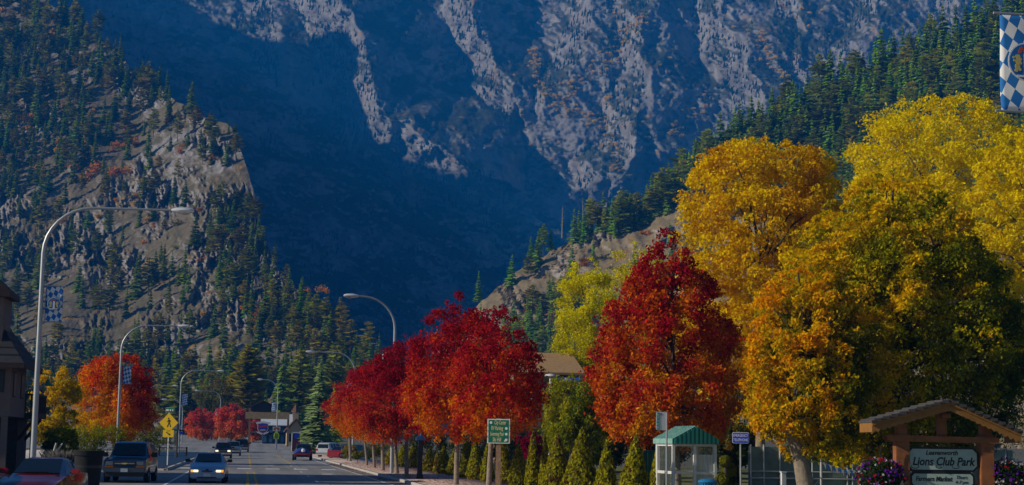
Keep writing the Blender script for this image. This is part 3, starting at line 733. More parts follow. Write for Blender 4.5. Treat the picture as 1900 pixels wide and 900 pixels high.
# ------------------------------------------------------------------ signs
def person_sign():
    P = base(312, 120); s = 120/F; t = thing('crossing_sign', P, 'yellow diamond sign with a black walking figure on a thin white post', 'road sign', R(-20))
    zc = zat(P, 784.5); hd = 18.5*s
    MB().box(-0.04,0.04,0.0,0.05,0,zat(P,757)).build('post', M_signwhite, t)
    dm = MB().prism([(0,zc-hd),(hd,zc),(0,zc+hd),(-hd,zc)], -0.02, -0.005).build('diamond', M_signyel, t)
    e = hd*0.9; b = MB(); k = e/20.0
    def seg(a, c, w): b.bar((a[0]*k, -0.028, zc+a[1]*k), (c[0]*k, -0.028, zc+c[1]*k), w*k, 0.008, up=(0,1,0))
    b.prism([(-0.5*k+1.7*k*math.cos(q*R(45)), zc+9.6*k+1.7*k*math.sin(q*R(45))) for q in range(8)], -0.032, -0.0245)
    seg((0.3,7.2),(1.2,-0.2),3.2); seg((0.8,0.2),(-3.0,-9.2),1.9); seg((1.2,0.4),(3.2,-3.6),2.0); seg((3.1,-3.4),(4.8,-9.6),1.8); seg((0.2,6.8),(-2.6,3.4),1.4); seg((-2.5,3.6),(-4.4,2.2),1.2); seg((0.8,6.8),(3.6,4.8),1.3); seg((3.5,5.0),(4.4,2.0),1.2)
    b.build('walking_figure', M_ink, dm)
    zp = zat(P, 804.5); pl = MB().prism(off(rr(21.5*s,13.5*s,0.04), 0, zp), -0.02, -0.005).build('arrow_plate', M_signyel, t)
    b = MB(); b.bar((-0.16,-0.028,zp+0.10),(0.06,-0.028,zp-0.05),0.07,0.008,up=(0,1,0)); b.prism([(0.17,zp-0.13),(0.13,zp+0.03),(-0.0,zp-0.11)],-0.032,-0.0245); b.build('arrow', M_ink, pl)
    zg = zat(P, 761); g = plate('street_name_plate', 17*s, 8.4*s, -0.006, zg, 0.06, M_green, t); MB().prism(off(rr(17.6*s,9*s,0.04), 0.06, zg), -0.0055, 0.0).build('plate_border', M_signwhite, g)
    b = MB()
    for x, w in ((-0.14,0.22),(0.10,0.10),(0.28,0.08)): b.box(x-w/2,x+w/2,-0.022,-0.019,zg-0.06,zg+0.06)
    b.build('faded_lettering', M_signwhite, g)
person_sign()
P = base(329, 168); t = thing('wooden_pole', P, 'dark wooden pole carrying small green and blue plates behind the pedestrian crossing sign', 'sign post')
MB().tube([(0,0,0),(0,0,zat(P,780))], 0.10, 8).build('post', M_darkwood, t)
z = zat(P,798); plate('green_plate', 0.62, 0.18, -0.11, z, -0.25, M_green, t); plate('blue_plate', 0.40, 0.28, -0.11, zat(P,803), 0.34, M_signblue, t); plate('black_plate', 0.42, 0.14, -0.115, zat(P,798.5), 0.36, M_ink, t)
P = base(325, 175); t = thing('road_sign', P, 'grey back of a diamond road sign behind the pedestrian crossing sign', 'road sign')
zc = zat(P,793); MB().prism([(0,zc-0.72),(0.72,zc),(0,zc+0.72),(-0.72,zc)],-0.01,0.01).build('diamond', M_steel, t); MB().box(-0.03,0.03,0.012,0.06,0,zc).build('post', M_steel, t)
# four-panel direction sign
P = base(925, 63.5); t = thing('direction_sign', P, 'four green direction panels with cream lettering on a wooden post', 'direction sign', R(-12)); s = 63.5/F
MB().box(-0.10,0.10,0.0,0.16,-0.2,zat(P,776)).build('post', M_wood, t)
M_cream = mat('cream_paint', (0.75,0.62,0.35), 0.5, var=0.04)
for k, (txt, side) in enumerate((('City Center',-1),('RV Parking',1),('Swimming Pool',1),('Ski Hill',1))):
    z0, z1 = zat(P, 792.2+k*10.6-0.8), zat(P, 781.8+k*10.6-4.6); w = 42*s; zc = (z0+z1)/2; h = z1-z0-0.015
    p = MB().box(-w/2,w/2,-0.05,-0.005,zc-h/2,zc+h/2).build('panel', M_signwhite, t)
    MB().box(-w/2+0.045,w/2-0.045,-0.056,-0.0505,zc-h/2+0.035,zc+h/2-0.035).build('green_field', M_green, p)
    text(txt, h*0.78, p, (0.06*(-side),-0.058,zc), M_cream, wid=w*(0.52 if k in (0,1) else 0.60 if k == 2 else 0.38), shear=0.1, bold=0.003)
    b = MB(); x = side*(w/2-0.14)
    b.prism([(x+0.055*math.cos(q*R(45)), zc+0.055*math.sin(q*R(45))) for q in range(8)], -0.061, -0.0565)
    if k == 3: b.bar((x-0.02,-0.06,zc-0.04),(x-0.08,-0.06,zc-0.05),0.05,0.006,up=(0,1,0))
    b.build('arrow', M_signwhite, p)
# emergency telephone sign
P = base(1374, 56); t = thing('telephone_sign', P, 'blue emergency telephone sign on a thin grey post right of the shelter', 'sign', R(-12)); s = 56/F
zc = zat(P, 812.5); MB().tube([(0,0,-0.1),(0,0,zat(P,808))], 0.032, 8).build('post', M_steel, t)
p = MB().prism(off(rr(31*s,20*s,0.05),0,zc),-0.05,-0.034).build('plate', M_signwhite, t); MB().prism(off(rr(31*s-0.03,20*s-0.03,0.04),0,zc),-0.055,-0.0505).build('blue_field', M_signblue, p)
text('EMERGENCY', 0.135, p, (0,-0.057,zc+0.075), M_signwhite, wid=0.50); text('TELEPHONE', 0.135, p, (0,-0.057,zc-0.075), M_signwhite, wid=0.50)
# bus stop flag
P = base(1237, 56); t = thing('bus_stop_sign', P, 'white bus stop flag with a teal strip left of the shelter roof', 'sign'); s = 56/F
MB().tube([(0,0,-0.1),(0,0,zat(P,765))], 0.035, 8).build('post', M_steel, t)
z1, z0 = zat(P,764.5), zat(P,798.5); zc = (z0+z1)/2; hh = z1-z0
p = MB().prism(off(rr(19*s,hh,0.04),-10.5*s,zc),-0.012,0.012).build('flag', M_signwhite, t)
MB().box(-20*s,-14.2*s,-0.018,-0.0125,z0+0.02,z1-0.02).build('teal_strip', mat('sign_teal', (0.0,0.36,0.36), 0.45, var=0.04), p)
text('BUS STOP', 0.11, p, (-17*s,-0.020,zc), M_signwhite, rot=(R(90),R(-90),0), wid=hh*0.84); text('22', 0.10, p, (-11.3*s,-0.0145,z1-0.08), M_ink)
# dark lamp-like pedestal among the trees
P = base(780, 87); t = thing('pedestal_post', P, 'dark square wooden post with a small blue cap under the red trees', 'post'); zt = zat(P,817)
MB().prism([(-0.22,0),(-0.17,0.25),(-0.13,0.5),(-0.11,zt),(0.11,zt),(0.13,0.5),(0.17,0.25),(0.22,0)],-0.13,0.13).build('post', M_black, t)
MB().box(-0.24,0.24,-0.2,0.2,zt,zt+0.16).box(-0.16,0.16,-0.14,0.14,zt+0.16,zt+0.22).build('cap', mat('blue_cap', (0.03,0.10,0.28), 0.5), t); MB().lathe([(0.06,zt+0.22),(0.03,zt+0.36),(0,zt+0.4)],(0.03,0,0),8).build('finial', mat('blue_cap', (0,0,0)), t)

# ------------------------------------------------------------------ bus shelter
P = base(1289, 57.5); M_frame = mat('shelter_white', (0.72,0.72,0.71), 0.45, var=0.05); M_teal = mat('teal_metal', (0.03,0.24,0.20), 0.4, 0.2, var=0.12, scale=2)
M_teal_l = mat('teal_roof', (0.24,0.46,0.41), 0.55, 0.1, var=0.25, scale=5)
t = thing('bus_shelter', P, 'small white framed bus shelter with a teal gabled roof', 'bus shelter'); s = 57.5/F
W2 = 0.80; DEP = 2.4; zE = zat(P,823); zR = zat(P,789.5)-0.02
M_glass = mat('clear_pane', (0.35,0.4,0.4), 0.05, alpha=0.10, var=0.02)
def frame(name, x0, y0, x1, y1):
    b = MB()
    for q in (0, 1): b.bar((x0+(x1-x0)*q,y0+(y1-y0)*q,0.05),(x0+(x1-x0)*q,y0+(y1-y0)*q,zE),0.10,0.10)
    L = Vector((x1-x0,y1-y0,0)).normalized()*0.052
    for z in (0.12,0.55,1.13,zE-0.05): b.bar(Vector((x0,y0,z))+L,Vector((x1,y1,z))-L,0.07,0.10)
    f = b.build(name, M_frame, t); g = MB(); g.bar((x0+L.x,y0+L.y,1.72),(x1-L.x,y1-L.y,1.72),0.008,1.05); g.bar((x0+L.x,y0+L.y,0.84),(x1-L.x,y1-L.y,0.84),0.008,0.5)
    return f, g
f, g = frame('front_frame', 0.0, 0, W2-0.05, 0); g.build('pane', M_glass, f)
# a light curtain-like poster sheet hanging inside the front panes
c = MB(); xs = np.linspace(0.07, W2-0.12, 40)
for a, b in zip(xs[:-1], xs[1:]): c.quad((a,0.06+0.02*math.sin(a*42),0.6),(b,0.06+0.02*math.sin(b*42),0.6),(b,0.06+0.02*math.sin(b*42),1.78),(a,0.06+0.02*math.sin(a*42),1.78))
c.build('curtain', mat('curtain_cloth', (0.80,0.80,0.72), 0.9, var=0.05), t)
f, g = frame('rear_frame', -W2+0.05, DEP, W2-0.05, DEP); g.build('pane', M_glass, f)
f, g = frame('side_frame', W2-0.05, 0.12, W2-0.05, DEP-0.12); g.build('pane', M_glass, f)
f, g = frame('side_frame', -W2+0.05, 0.12, -W2+0.05, DEP-0.12); g.build('pane', M_glass, f)
b = MB(); b.bar((-W2+0.11,0,zE-0.05),(-0.06,0,zE-0.05),0.08,0.1); b.bar((-W2+0.11,0,1.13),(-0.06,0,1.13),0.08,0.07); b.bar((-W2+0.11,0,0.45),(-0.06,0,0.45),0.08,0.07); b.build('doorway_rail', M_frame, t)
oh = 0.05; zF = zE+0.10
rf = MB(); ys0, ys1 = -0.12, DEP+0.25
for sx in (-1, 1):
    a, bb = (sx*(W2+oh), zF+0.06), (0, zR)
    rf.quad((a[0],ys0,a[1]),(a[0],ys1,a[1]),(0,ys1,zR),(0,ys0,zR)); rf.quad((a[0],ys0,zE-0.02),(a[0],ys1,zE-0.02),(a[0],ys1,a[1]),(a[0],ys0,a[1]))
    for k in range(9): y = ys0+(ys1-ys0)*(k+0.5)/9; rf.bar((a[0]*1.005,y,a[1]+0.012),(0,y,zR+0.012),0.025,0.03)
r_ = rf.build('roof', M_teal_l, t)
for yy in (ys0+0.02, ys1-0.02):
    n = 22; gb = MB()
    for k in range(n):
        x0 = -(W2+oh)*0.995+2*(W2+oh)*0.995*k/n; x1 = x0+2*(W2+oh)*0.995/n; zt = lambda x: zF+0.06+(zR-zF-0.06)*(1-abs(x)/(W2+oh))-0.01
        d = 0.07 if k % 2 else 0.0; yv = yy-d if yy < 1 else yy+d
        gb.quad((x0,yv,zE-0.02),(x1,yv,zE-0.02),(x1,yv,zt(x1)),(x0,yv,zt(x0))); xx = x1
        q = -0.07 if yy < 1 else 0.07; gb.quad((xx,yy+q,zE-0.02),(xx,yy,zE-0.02),(xx,yy,zt(xx)),(xx,yy+q,zt(xx)))
    gb.build('corrugated_gable', M_teal, t)
MB().box(-W2,W2,-0.05,DEP+0.05,zE-0.0,zE+0.02).build('ceiling', M_frame, t)
# litter bin in front of it
P = base(1313, 54.5); t = thing('litter_bin', P, 'round blue slatted litter bin in front of the shelter', 'litter bin'); zt = zat(P,890); M_bin = mat('bin_blue', (0.01,0.17,0.38), 0.45, var=0.1)
b = MB()
for k in range(20):
    a = 2*math.pi*k/20; b.bar((0.24*math.cos(a),0.24*math.sin(a),0.05),(0.30*math.cos(a),0.30*math.sin(a),zt-0.1),0.05,0.012,up=(math.cos(a),math.sin(a),0))
b.build('slats', M_bin, t); MB().lathe([(0.22,0.02),(0.22,0.05),(0.19,0.05),(0.19,zt-0.15)],(0,0,0),18).build('liner', M_black, t); MB().lathe([(0.31,zt-0.12),(0.34,zt-0.08),(0.30,zt-0.02),(0.16,zt+0.03),(0.16,zt-0.02),(0.25,zt-0.1)],(0,0,0),20).build('rim', M_bin, t, True)

# ------------------------------------------------------------------ park gate sign
P = base(1748, 43); t = thing('park_gate', P, 'orange-brown timber frame with a small gabled roof over carved park name boards', 'park sign', R(-7)); s = 43/F
M_tim = mat('stained_timber', (0.25,0.085,0.025), 0.7, scale=4, var=0.3, bump=0.15); M_fasc = mat('gold_timber', (0.26,0.115,0.02), 0.65, scale=5, var=0.25, bump=0.1); M_shake = mat('grey_shingle', (0.055,0.05,0.05), 0.9, scale=9, var=0.35)
X = lambda px: (px-1748)*s
zz = lambda py: zat(P, py)
for px in (1671, 1829): MB().box(X(px)-0.18,X(px)+0.18,-0.18,0.18,-0.2,zz(806)-0.0).box(X(px)-0.14,X(px)+0.14,-0.15,0.15,zz(806),zz(786)).build('post', M_tim, t, bevel=0.015)
MB().prism([(X(1642),zz(817)),(X(1650),zz(820)),(X(1850),zz(822)),(X(1850),zz(811)),(X(1642),zz(808.5))],-0.24,-0.185).build('crossbeam', M_tim, t)
MB().prism([(X(1642),zz(817)),(X(1650),zz(820)),(X(1850),zz(822)),(X(1850),zz(811)),(X(1642),zz(808.5))],0.185,0.24).build('crossbeam', M_tim, t)
MB().box(X(1739),X(1755),-0.1,0.1,zz(808),zz(765)).build('king_post', M_tim, t); MB().box(X(1742),X(1758),-0.34,0.34,zz(776),zz(768)).build('ridge_beam', M_tim, t)
apex = (X(1752), zz(749)); L_ = (X(1607), zz(790)); R_ = (X(1884), zz(806))
yf, yb = -0.55, 0.75
for e in (L_, R_):
    d = Vector((e[0]-apex[0], 0, e[1]-apex[1])); 
    b = MB(); th = 0.06; b._add([Vector((apex[0],y,apex[1]+q)) for y in (yf-0.08,yb) for q in (0.05,0.05+th)] + [Vector((e[0]*1.01,y,e[1]+q)) for y in (yf-0.08,yb) for q in (0.05,0.05+th)], ((0,1,3,2),(4,6,7,5),(0,4,5,1),(2,3,7,6),(1,5,7,3),(0,2,6,4)))
    for k in range(9):
        q = Vector((apex[0],0,apex[1]+0.05+th))+d*((k+0.6)/9.2); b.box(q.x-0.09,q.x+0.09,yf-0.09,yb+0.01,q.z-0.07,q.z+0.008)
    b.build('roof_slope', M_shake, t)
    n = 26; w = 0.25                                    # scalloped barge board
    for yy in (yf,):
        poly = [(apex[0],apex[1]+0.045),(e[0],e[1]+0.045)]; low = []
        for k in range(n+1):
            f_ = 1-k/n; sc = 0.075*abs(math.sin(k*math.pi/2.0*0.98)); low.append((apex[0]+d.x*f_, apex[1]+d.z*f_-w+sc))
        MB().prism(poly+low, yy, yy+0.05).build('barge_board', M_fasc, t)
    b = MB(); b.bar((apex[0],yf-0.03,apex[1]+0.0),(e[0],yf-0.03,e[1]+0.0),0.05,0.07); b.build('barge_trim', M_fasc, t)
    MB().box(min(e[0],e[0]*0.985),max(e[0],e[0]*0.985),yf+0.055,yb-0.02,e[1]-0.2,e[1]+0.04).build('eave_board', M_fasc, t)
def board(x0, x1, y0, y1, cut, ext):
    xa, xb, za, zb = X(x0), X(x1), zz(y1), zz(y0); c = cut
    out = lambda g: [(xa+c-g*.4,za-g),(xb-c+g*.4,za-g),(xb+g,za+c-g*.4),(xb+g,zb-c+g*.4),(xb-c+g*.4,zb+g),(xa+c-g*.4,zb+g),(xa-g,zb-c+g*.4),(xa-g,za+c-g*.4)]
    p = MB().prism(out(0.05), -0.06, 0.06).build('name_board', M_ink, t)
    MB().prism(out(-0.005), -0.075, -0.061).build('board_face', mat('pale_board', (0.36,0.46,0.43), 0.6, scale=7, var=0.10), p); return p
p = board(1683, 1811, 833, 872, 0.11, 0); zt = zz(833)-zz(872)
text('Leavenworth', 0.17, p, (X(1745),-0.078,zz(840.5)), M_ink, shear=0.25, wid=0.86, ex=0.004, bold=0.004); text('Lions Club Park', 0.30, p, (X(1747.5),-0.078,zz(857)), M_ink, shear=0.25, wid=1.68, ex=0.004, bold=0.007)
sw = MB()
for cx, cz, ra, a0, a1 in ((1695,866,0.10,150,400),(1739,866,0.08,120,380),(1771,866,0.09,150,420)):   # flourishes under the capitals
    pts = [(X(cx)+ra*math.cos(R(a)), -0.078, zz(cz)+0.5*ra*math.sin(R(a))) for a in range(a0, a1, 20)]; sw.tube(pts, 0.009, 5)
sw.build('flourish', M_ink, p)
p = board(1689, 1803, 879, 902, 0.07, 0); text('Farmers Market', 0.17, p, (X(1729),-0.078,zz(889)), M_ink, shear=0.25, wid=0.98, ex=0.004, bold=0.004); text('Thurs', 0.13, p, (X(1781),-0.078,zz(885.5)), M_ink, shear=0.25, ex=0.004); text('4-7 pm', 0.12, p, (X(1781),-0.078,zz(894.5)), M_ink, shear=0.25, ex=0.004)
b = MB(); b.bar((X(1684),0,zz(893)),(X(1690),0,zz(893)),0.06); b.bar((X(1803),0,zz(893)),(X(1812),0,zz(893)),0.06); b.bar((X(1692),0,zz(874)),(X(1692),0,zz(879)),0.03); b.bar((X(1800),0,zz(874)),(X(1800),0,zz(879)),0.03); b.build('hanger', M_tim, t)
b = MB()
for px in (1827,1834): 
    for py in (812.5,819): b.lathe([(0.02,0),(0.02,0.012),(0,0.02)],(0,0,0),8)
# flower baskets on bent hooks
def basket(px, py, d, rpx, hpx, label, seed, hook):
    P = base(px, d); s = d/F; zc = zat(P, py); t = thing('flower_basket', P + Vector((0,0,zc)), label, 'flower basket'); r = np.random.default_rng(seed); n = 2600
    q = r.normal(size=(n,3)); q /= np.linalg.norm(q,axis=1)[:,None]; q *= r.uniform(0.55,1.02,(n,1)); q *= np.array([rpx*s, rpx*s, hpx*s]); q *= (1+0.16*fbm(q[:,0]*5+seed, q[:,2]*5, 2))[:,None]
    def leaf(p, sz, cols):
        m = len(p); a = r.normal(size=(m,3)); a /= np.linalg.norm(a,axis=1)[:,None]; b = np.cross(a, r.normal(size=(m,3))); b /= np.linalg.norm(b,axis=1)[:,None]
        return mesh_np('q', np.stack([p+a*sz,p+b*sz*.8,p-a*sz,p-b*sz*.8],1).reshape(-1,3), np.arange(4*m).reshape(m,4), cols)
    link('foliage', leaf(q, 0.035, np.array((0.03,0.055,0.012))*r.uniform(.5,1.5,(n,1))), M_leaf, t)
    m = 420; w = r.normal(size=(m,3)); w /= np.linalg.norm(w,axis=1)[:,None]; w *= np.array([rpx*s,rpx*s,hpx*s])*1.05; w *= (1+0.16*fbm(w[:,0]*5+seed, w[:,2]*5, 2))[:,None]
    g = fbm(w[:,0]*3+seed, w[:,2]*3+1, 2); k = np.where(g > 0.15, 0, np.where(g < -0.2, 2, 1)); k = np.where(r.random(m) < 0.3, r.integers(0,4,m), k)
    link('blossoms', leaf(w, 0.042, np.array([(0.16,0.02,0.40),(0.45,0.02,0.04),(0.50,0.48,0.50),(0.22,0.04,0.36)])[k]), M_leaf, t)
    MB().lathe([(0.06,-hpx*s*0.8),(rpx*s*0.4,-hpx*s*0.5),(rpx*s*0.5,0)],(0,0,0),14).build('pot', M_darkwood, t)
    x = hook*s
    MB().tube([(0,0,0),(0,0,hpx*s+0.12)]+[(x*0.5*(1-math.cos(R(a))),0,hpx*s+0.12+0.25*math.sin(R(a))) for a in range(20,181,20)], 0.012, 6).build('hook', M_black, t)
basket(1633, 884, 42.6, 44, 34, 'full hanging basket of purple, red and white flowers left of the park sign', 1, 22)
basket(1868, 888, 43.2, 40, 38, 'shaded hanging basket of dark purple flowers right of the park sign', 2, -22)
# ================================================================== BUILDINGS
M_stucco = mat('beige_stucco', (0.17,0.12,0.10), 0.9, scale=2, var=0.1); M_slate = mat('dark_slate', (0.022,0.022,0.028), 0.8, scale=3, var=0.4); M_dark = mat('dark_opening', (0.012,0.011,0.011), 0.4)
M_trim = mat('brown_trim', (0.045,0.024,0.018), 0.8, scale=4, var=0.25)
yF = 78.0; t = thing('chalet_building', (-20, yF, 0), 'dark chalet style building with a steep slate roof and a balcony by the road', 'building')
x1 = 9.1                                                  # right wall, local x (world -10.9)
MB().box(-10,x1,0,5.2,3.0,5.6).box(-10,x1-1.5,0.6,5.1,-0.1,3.0).box(-10,2.0,5.2,22,-0.1,5.6).build('wall', M_stucco, t)
def hip(name, xa, xb, ya, yb, ze, zr, inset_x, inset_y, courses):
    b = MB(); my = (ya+yb)/2; mx = (xa+xb)/2
    c = [(xa,ya,ze),(xb,ya,ze),(xb,yb,ze),(xa,yb,ze)]
    if inset_x: rA, rB = (xa+inset_x,my,zr), (xb-inset_x,my,zr); fs = ((c[0],c[1],rB,rA),(c[1],c[2],rB),(c[2],c[3],rA,rB),(c[3],c[0],rA))
    else: rA, rB = (mx,ya+inset_y,zr), (mx,yb-inset_y,zr); fs = ((c[0],c[1],rA),(c[1],c[2],rB,rA),(c[2],c[3],rB),(c[3],c[0],rA,rB))
    for f in fs: b.quad(*f)
    b.quad(c[3],c[2],c[1],c[0]); lerp = lambda p, q, f_: tuple(p[i]+(q[i]-p[i])*f_ for i in range(3))
    tops = (rA, rB, rB) if inset_x else (rA, rA, rB)
    for k in range(1, courses):
        f_ = k/courses; p0, p1, p2 = lerp(c[0],tops[0],f_), lerp(c[1],tops[1],f_), lerp(c[2],tops[2],f_)
        b.bar((p0[0],p0[1]-0.01,p0[2]),(p1[0],p1[1]-0.01,p1[2]),0.06,0.09); b.bar((p1[0]+0.01,p1[1],p1[2]),(p2[0]+0.01,p2[1],p2[2]),0.06,0.09)
    rf = b.build(name, M_slate, t)
    MB().box(xa-0.02,xb+0.02,ya-0.04,ya+0.05,ze-0.24,ze-0.002).box(xb-0.05,xb+0.04,ya+0.06,yb,ze-0.24,ze-0.002).build('eave_board', M_trim, rf); return rf
hip('front_roof', -11, x1+0.65, -0.75, 6.0, 5.45, 8.7, 2.4, 0, 9)
rf = hip('main_roof', -12, 2.6, 1.6, 22.8, 5.4, 17.6, 0, 4.5, 22)
MB().box(-5.2,-4.2,9,10.2,16,18.9).build('chimney', M_stucco, rf)
tx0, tx1 = 6.0, x1-0.55                                   # dormer tower on the front of the roof
tw = MB().box(tx0,tx1,0.3,3.0,5.6,8.6).build('dormer', M_stucco, t)
MB().prism([(tx0-0.35,8.55),(tx1+0.35,8.55),(tx1+0.28,8.85),((tx0+tx1)/2,10.2),(tx0-0.3,8.85)],-0.05,3.2).build('dormer_roof', M_trim, tw)
for x in (tx1-0.35, tx1-0.95, tx1-1.6): MB().box(x-0.10,x+0.10,0.28,0.32,6.6,8.1).build('slit_window', M_dark, tw)
for k in range(9):
    x = x1-0.45-k*0.75; w = MB().box(x-0.17,x+0.17,-0.03,0.03,4.1,5.15).build('window', M_trim, t); MB().box(x-0.12,x+0.12,-0.045,-0.031,4.15,5.1).build('pane', M_dark, w)
for k in range(2):
    y = 1.2+k*2.6; w = MB().box(x1-0.03,x1+0.03,y-0.4,y+0.4,3.9,5.1).build('window', M_trim, t); MB().box(x1+0.031,x1+0.045,y-0.33,y+0.33,3.97,5.03).build('pane', M_dark, w)
for k in range(12): x = x1-0.2-k*0.9; MB().box(x-0.14,x+0.14,-0.02,0.22,-0.1,2.99).build('column', M_stucco, t)
bx1 = x1+0.55                                             # low wing with the balcony behind the front block
MB().box(4.85,bx1-0.9,5.3,9.2,-0.1,2.97).build('wing_wall', M_darkwood, t)
bl = MB().box(4.85,bx1,5.25,9.5,2.98,3.25).build('balcony', M_trim, t)
b = MB(); b.box(bx1-0.08,bx1,5.3,9.5,4.1,4.2); b.box(4.9,bx1,5.3,5.38,4.101,4.201)
for k in range(15): y = 5.45+k*0.28; b.box(bx1-0.06,bx1-0.02,y,y+0.09,3.25,4.1)
for k in range(16): x = 5.0+k*0.29; b.box(x,x+0.09,5.32,5.36,3.25,4.1)
b.build('railing', M_trim, bl)
for k in range(7): x = bx1-0.15-k*0.8; MB().box(x-0.09,x+0.09,5.35,5.53,-0.1,2.97).build('column', M_trim, t)
for k in range(2): y = 5.9+k*2.6; MB().bar((bx1-0.9,y,1.9),(bx1-0.15,y,2.97),0.14).build('bracket', M_trim, bl)
# things on the balcony
for k, (y, m) in enumerate(((5.9,(0.30,0.28,0.25)),(7.9,(0.36,0.30,0.22)))):
    p = thing('stone_urn', (bx1-20+0.0-20+20-0.0-0.04+0, yF+y, 4.2), ['grey urn on the balcony rail of the chalet building, nearer to the lamp pole','tan urn on the balcony rail of the chalet building, farther from the lamp pole'][k], 'urn')
    p.location = (bx1-20-0.04, yF+y, 4.205)
    MB().lathe([(0.12,0),(0.05,0.08),(0.16,0.25),(0.18,0.36),(0.10,0.46),(0.0,0.47)],(0,0,0),12).build('bowl', mat(f'urn{k}', m), p, True); MB().lathe([(0.07,0.46),(0.09,0.54),(0.0,0.63)],(0,0,0),10).build('lid', mat(f'urn{k}', m), p, True)
p = thing('hanging_lantern', (-9.9, 86.0, 5.2), 'small green bell shaped lamp over the balcony of the chalet building', 'lamp'); M_lg = mat('lantern_green', (0.03,0.20,0.10), 0.5)
p.location = base(84, 85) + Vector((0,0,zat(base(84,85),716)))
MB().lathe([(0.34,0),(0.30,0.06),(0.13,0.14),(0.07,0.34),(0,0.36)],(0,0,0),14).build('shade', M_lg, p, True); MB().tube([(0,0,0.35),(0,0,0.62),(-0.9,0,0.62)],0.03,6).build('bracket', M_lg, p)

def gable_house(name, P, w, dpt, h, rise, label, cat, wallm, roofm, ridge_x=True, over=0.4, rz=0):
    t = thing(name, P, label, cat, rz); MB().box(-w/2,w/2,0,dpt,-0.5,h).build('wall', wallm, t)
    b = MB(); th = 0.15
    if ridge_x:
        for s in (0, 1):
            y0 = -over if s == 0 else dpt+over; b._add([(-w/2-over,y0,h-0.12),(w/2+over,y0,h-0.12),(w/2+over,dpt/2,h+rise),(-w/2-over,dpt/2,h+rise),(-w/2-over,y0,h-0.12+th),(w/2+over,y0,h-0.12+th),(w/2+over,dpt/2,h+rise+th),(-w/2-over,dpt/2,h+rise+th)],((0,1,2,3),(7,6,5,4),(0,4,5,1),(1,5,6,2),(2,6,7,3),(3,7,4,0)))
        g = MB(); x = -w/2+0.01; xe = w/2-0.01; g._add([(x,0.01,h),(x,dpt-0.01,h),(x,dpt/2,h+rise),(xe,0.01,h),(xe,dpt-0.01,h),(xe,dpt/2,h+rise)],((0,1,2),(5,4,3),(0,3,4,1),(1,4,5,2),(2,5,3,0)))
    else:
        for s in (-1, 1):
            x0 = s*(w/2+over); b._add([(x0,-over,h-0.12),(x0,dpt+over,h-0.12),(0,dpt+over,h+rise),(0,-over,h+rise),(x0,-over,h-0.12+th),(x0,dpt+over,h-0.12+th),(0,dpt+over,h+rise+th),(0,-over,h+rise+th)],((0,1,2,3),(7,6,5,4),(0,4,5,1),(1,5,6,2),(2,6,7,3),(3,7,4,0)))
        g = MB().prism([(-w/2+0.01,h),(w/2-0.01,h),(0,h+rise)],0.01,dpt-0.01)
    g.build('gable', wallm, t); b.build('roof', roofm, t); return t
# tan-roofed building behind the hedge trees
P = base(1012, 112); s = 112/F; h = zat(P,692)
M_tan = mat('tan_shingle', (0.42,0.25,0.11), 0.9, scale=5, var=0.2); M_tanwall = mat('tan_wall', (0.30,0.20,0.12), 0.9, scale=6, var=0.25)
t = gable_house('tan_building', P, 4.6, 9, h, (zat(P+Vector((0,4.5,0)),658)-h), 'tan shingled building showing between the red tree and the yellow tree', 'building', M_tanwall, M_tan)
for x in (-1.9,-0.6): 
    w = MB().box(x-0.45,x+0.45,-0.05,0.03,h-2.2,h-0.9).build('window', M_signwhite, t); MB().box(x-0.38,x+0.38,-0.07,-0.051,h-2.13,h-0.97).build('pane', M_dark, w)
a = MB(); a._add([(0.8,-0.02,h-0.15),(2.25,-0.02,h-0.15),(2.25,-0.9,h-0.55),(0.8,-0.9,h-0.55),(0.8,-0.02,h-0.2),(2.25,-0.02,h-0.2),(2.25,-0.9,h-0.6),(0.8,-0.9,h-0.6)],((0,1,2,3),(7,6,5,4),(0,4,5,1),(1,5,6,2),(2,6,7,3),(3,7,4,0))); a.build('awning', mat('awning_blue', (0.02,0.10,0.40), 0.7), t)
P = base(1020, 100); t = thing('white_lamp', P, 'white lamp post with a flat head in front of the tan building', 'lamp'); zt = zat(P,698)
MB().tube([(0,0,0),(0,0,zt)],[0.08,0.06],8).build('post', M_signwhite, t); MB().lathe([(0.12,zt-0.1),(0.38,zt),(0.30,zt+0.1),(0.0,zt+0.16)],(0,0,0),14).build('head', M_signwhite, t, True); MB().bar((0,0,zt-0.03),(0.55,0,zt+0.05),0.06).build('arm', M_signwhite, t)
# motel, chapel-like house and the beam sign at the end of the road
M_cream2 = mat('cream_wall', (0.50,0.38,0.24), 0.9, scale=1, var=0.1); M_white2 = mat('white_roof', (0.62,0.64,0.68), 0.7, scale=1, var=0.08); M_brownroof = mat('brown_roof', (0.13,0.06,0.035), 0.9, scale=2, var=0.25); M_dkblue = mat('dark_blue_wall', (0.03,0.05,0.09), 0.8, scale=1, var=0.2)
d0 = 325; P = base(513, d0); s = d0/F; h = zat(P,789)
t = gable_house('motel', P, 5.6, 14, h, 2.2, 'low motel with a pale roof and dark balcony front behind the shield sign', 'motel', M_dkblue, M_white2)
for k in range(5):
    x = -2.3+k*1.15; w = MB().box(x-0.3,x+0.3,-0.06,0.03,0.3,2.2).build('window', mat('blue_door', (0.05,0.16,0.34), 0.6), t)
    w = MB().box(x-0.3,x+0.3,-0.06,0.03,h-2.0,h-0.8).build('window', mat('blue_door', (0.05,0.16,0.34), 0.6), t)
MB().box(-2.9,2.9,-1.2,-0.02,h*0.5-0.1,h*0.5+0.08).box(-2.9,2.9,-1.2,-1.14,h*0.5+0.9,h*0.5+1.0).build('balcony', M_trim, t)
d1 = 372; P = base(487, d1); s = d1/F; h = zat(P,757)
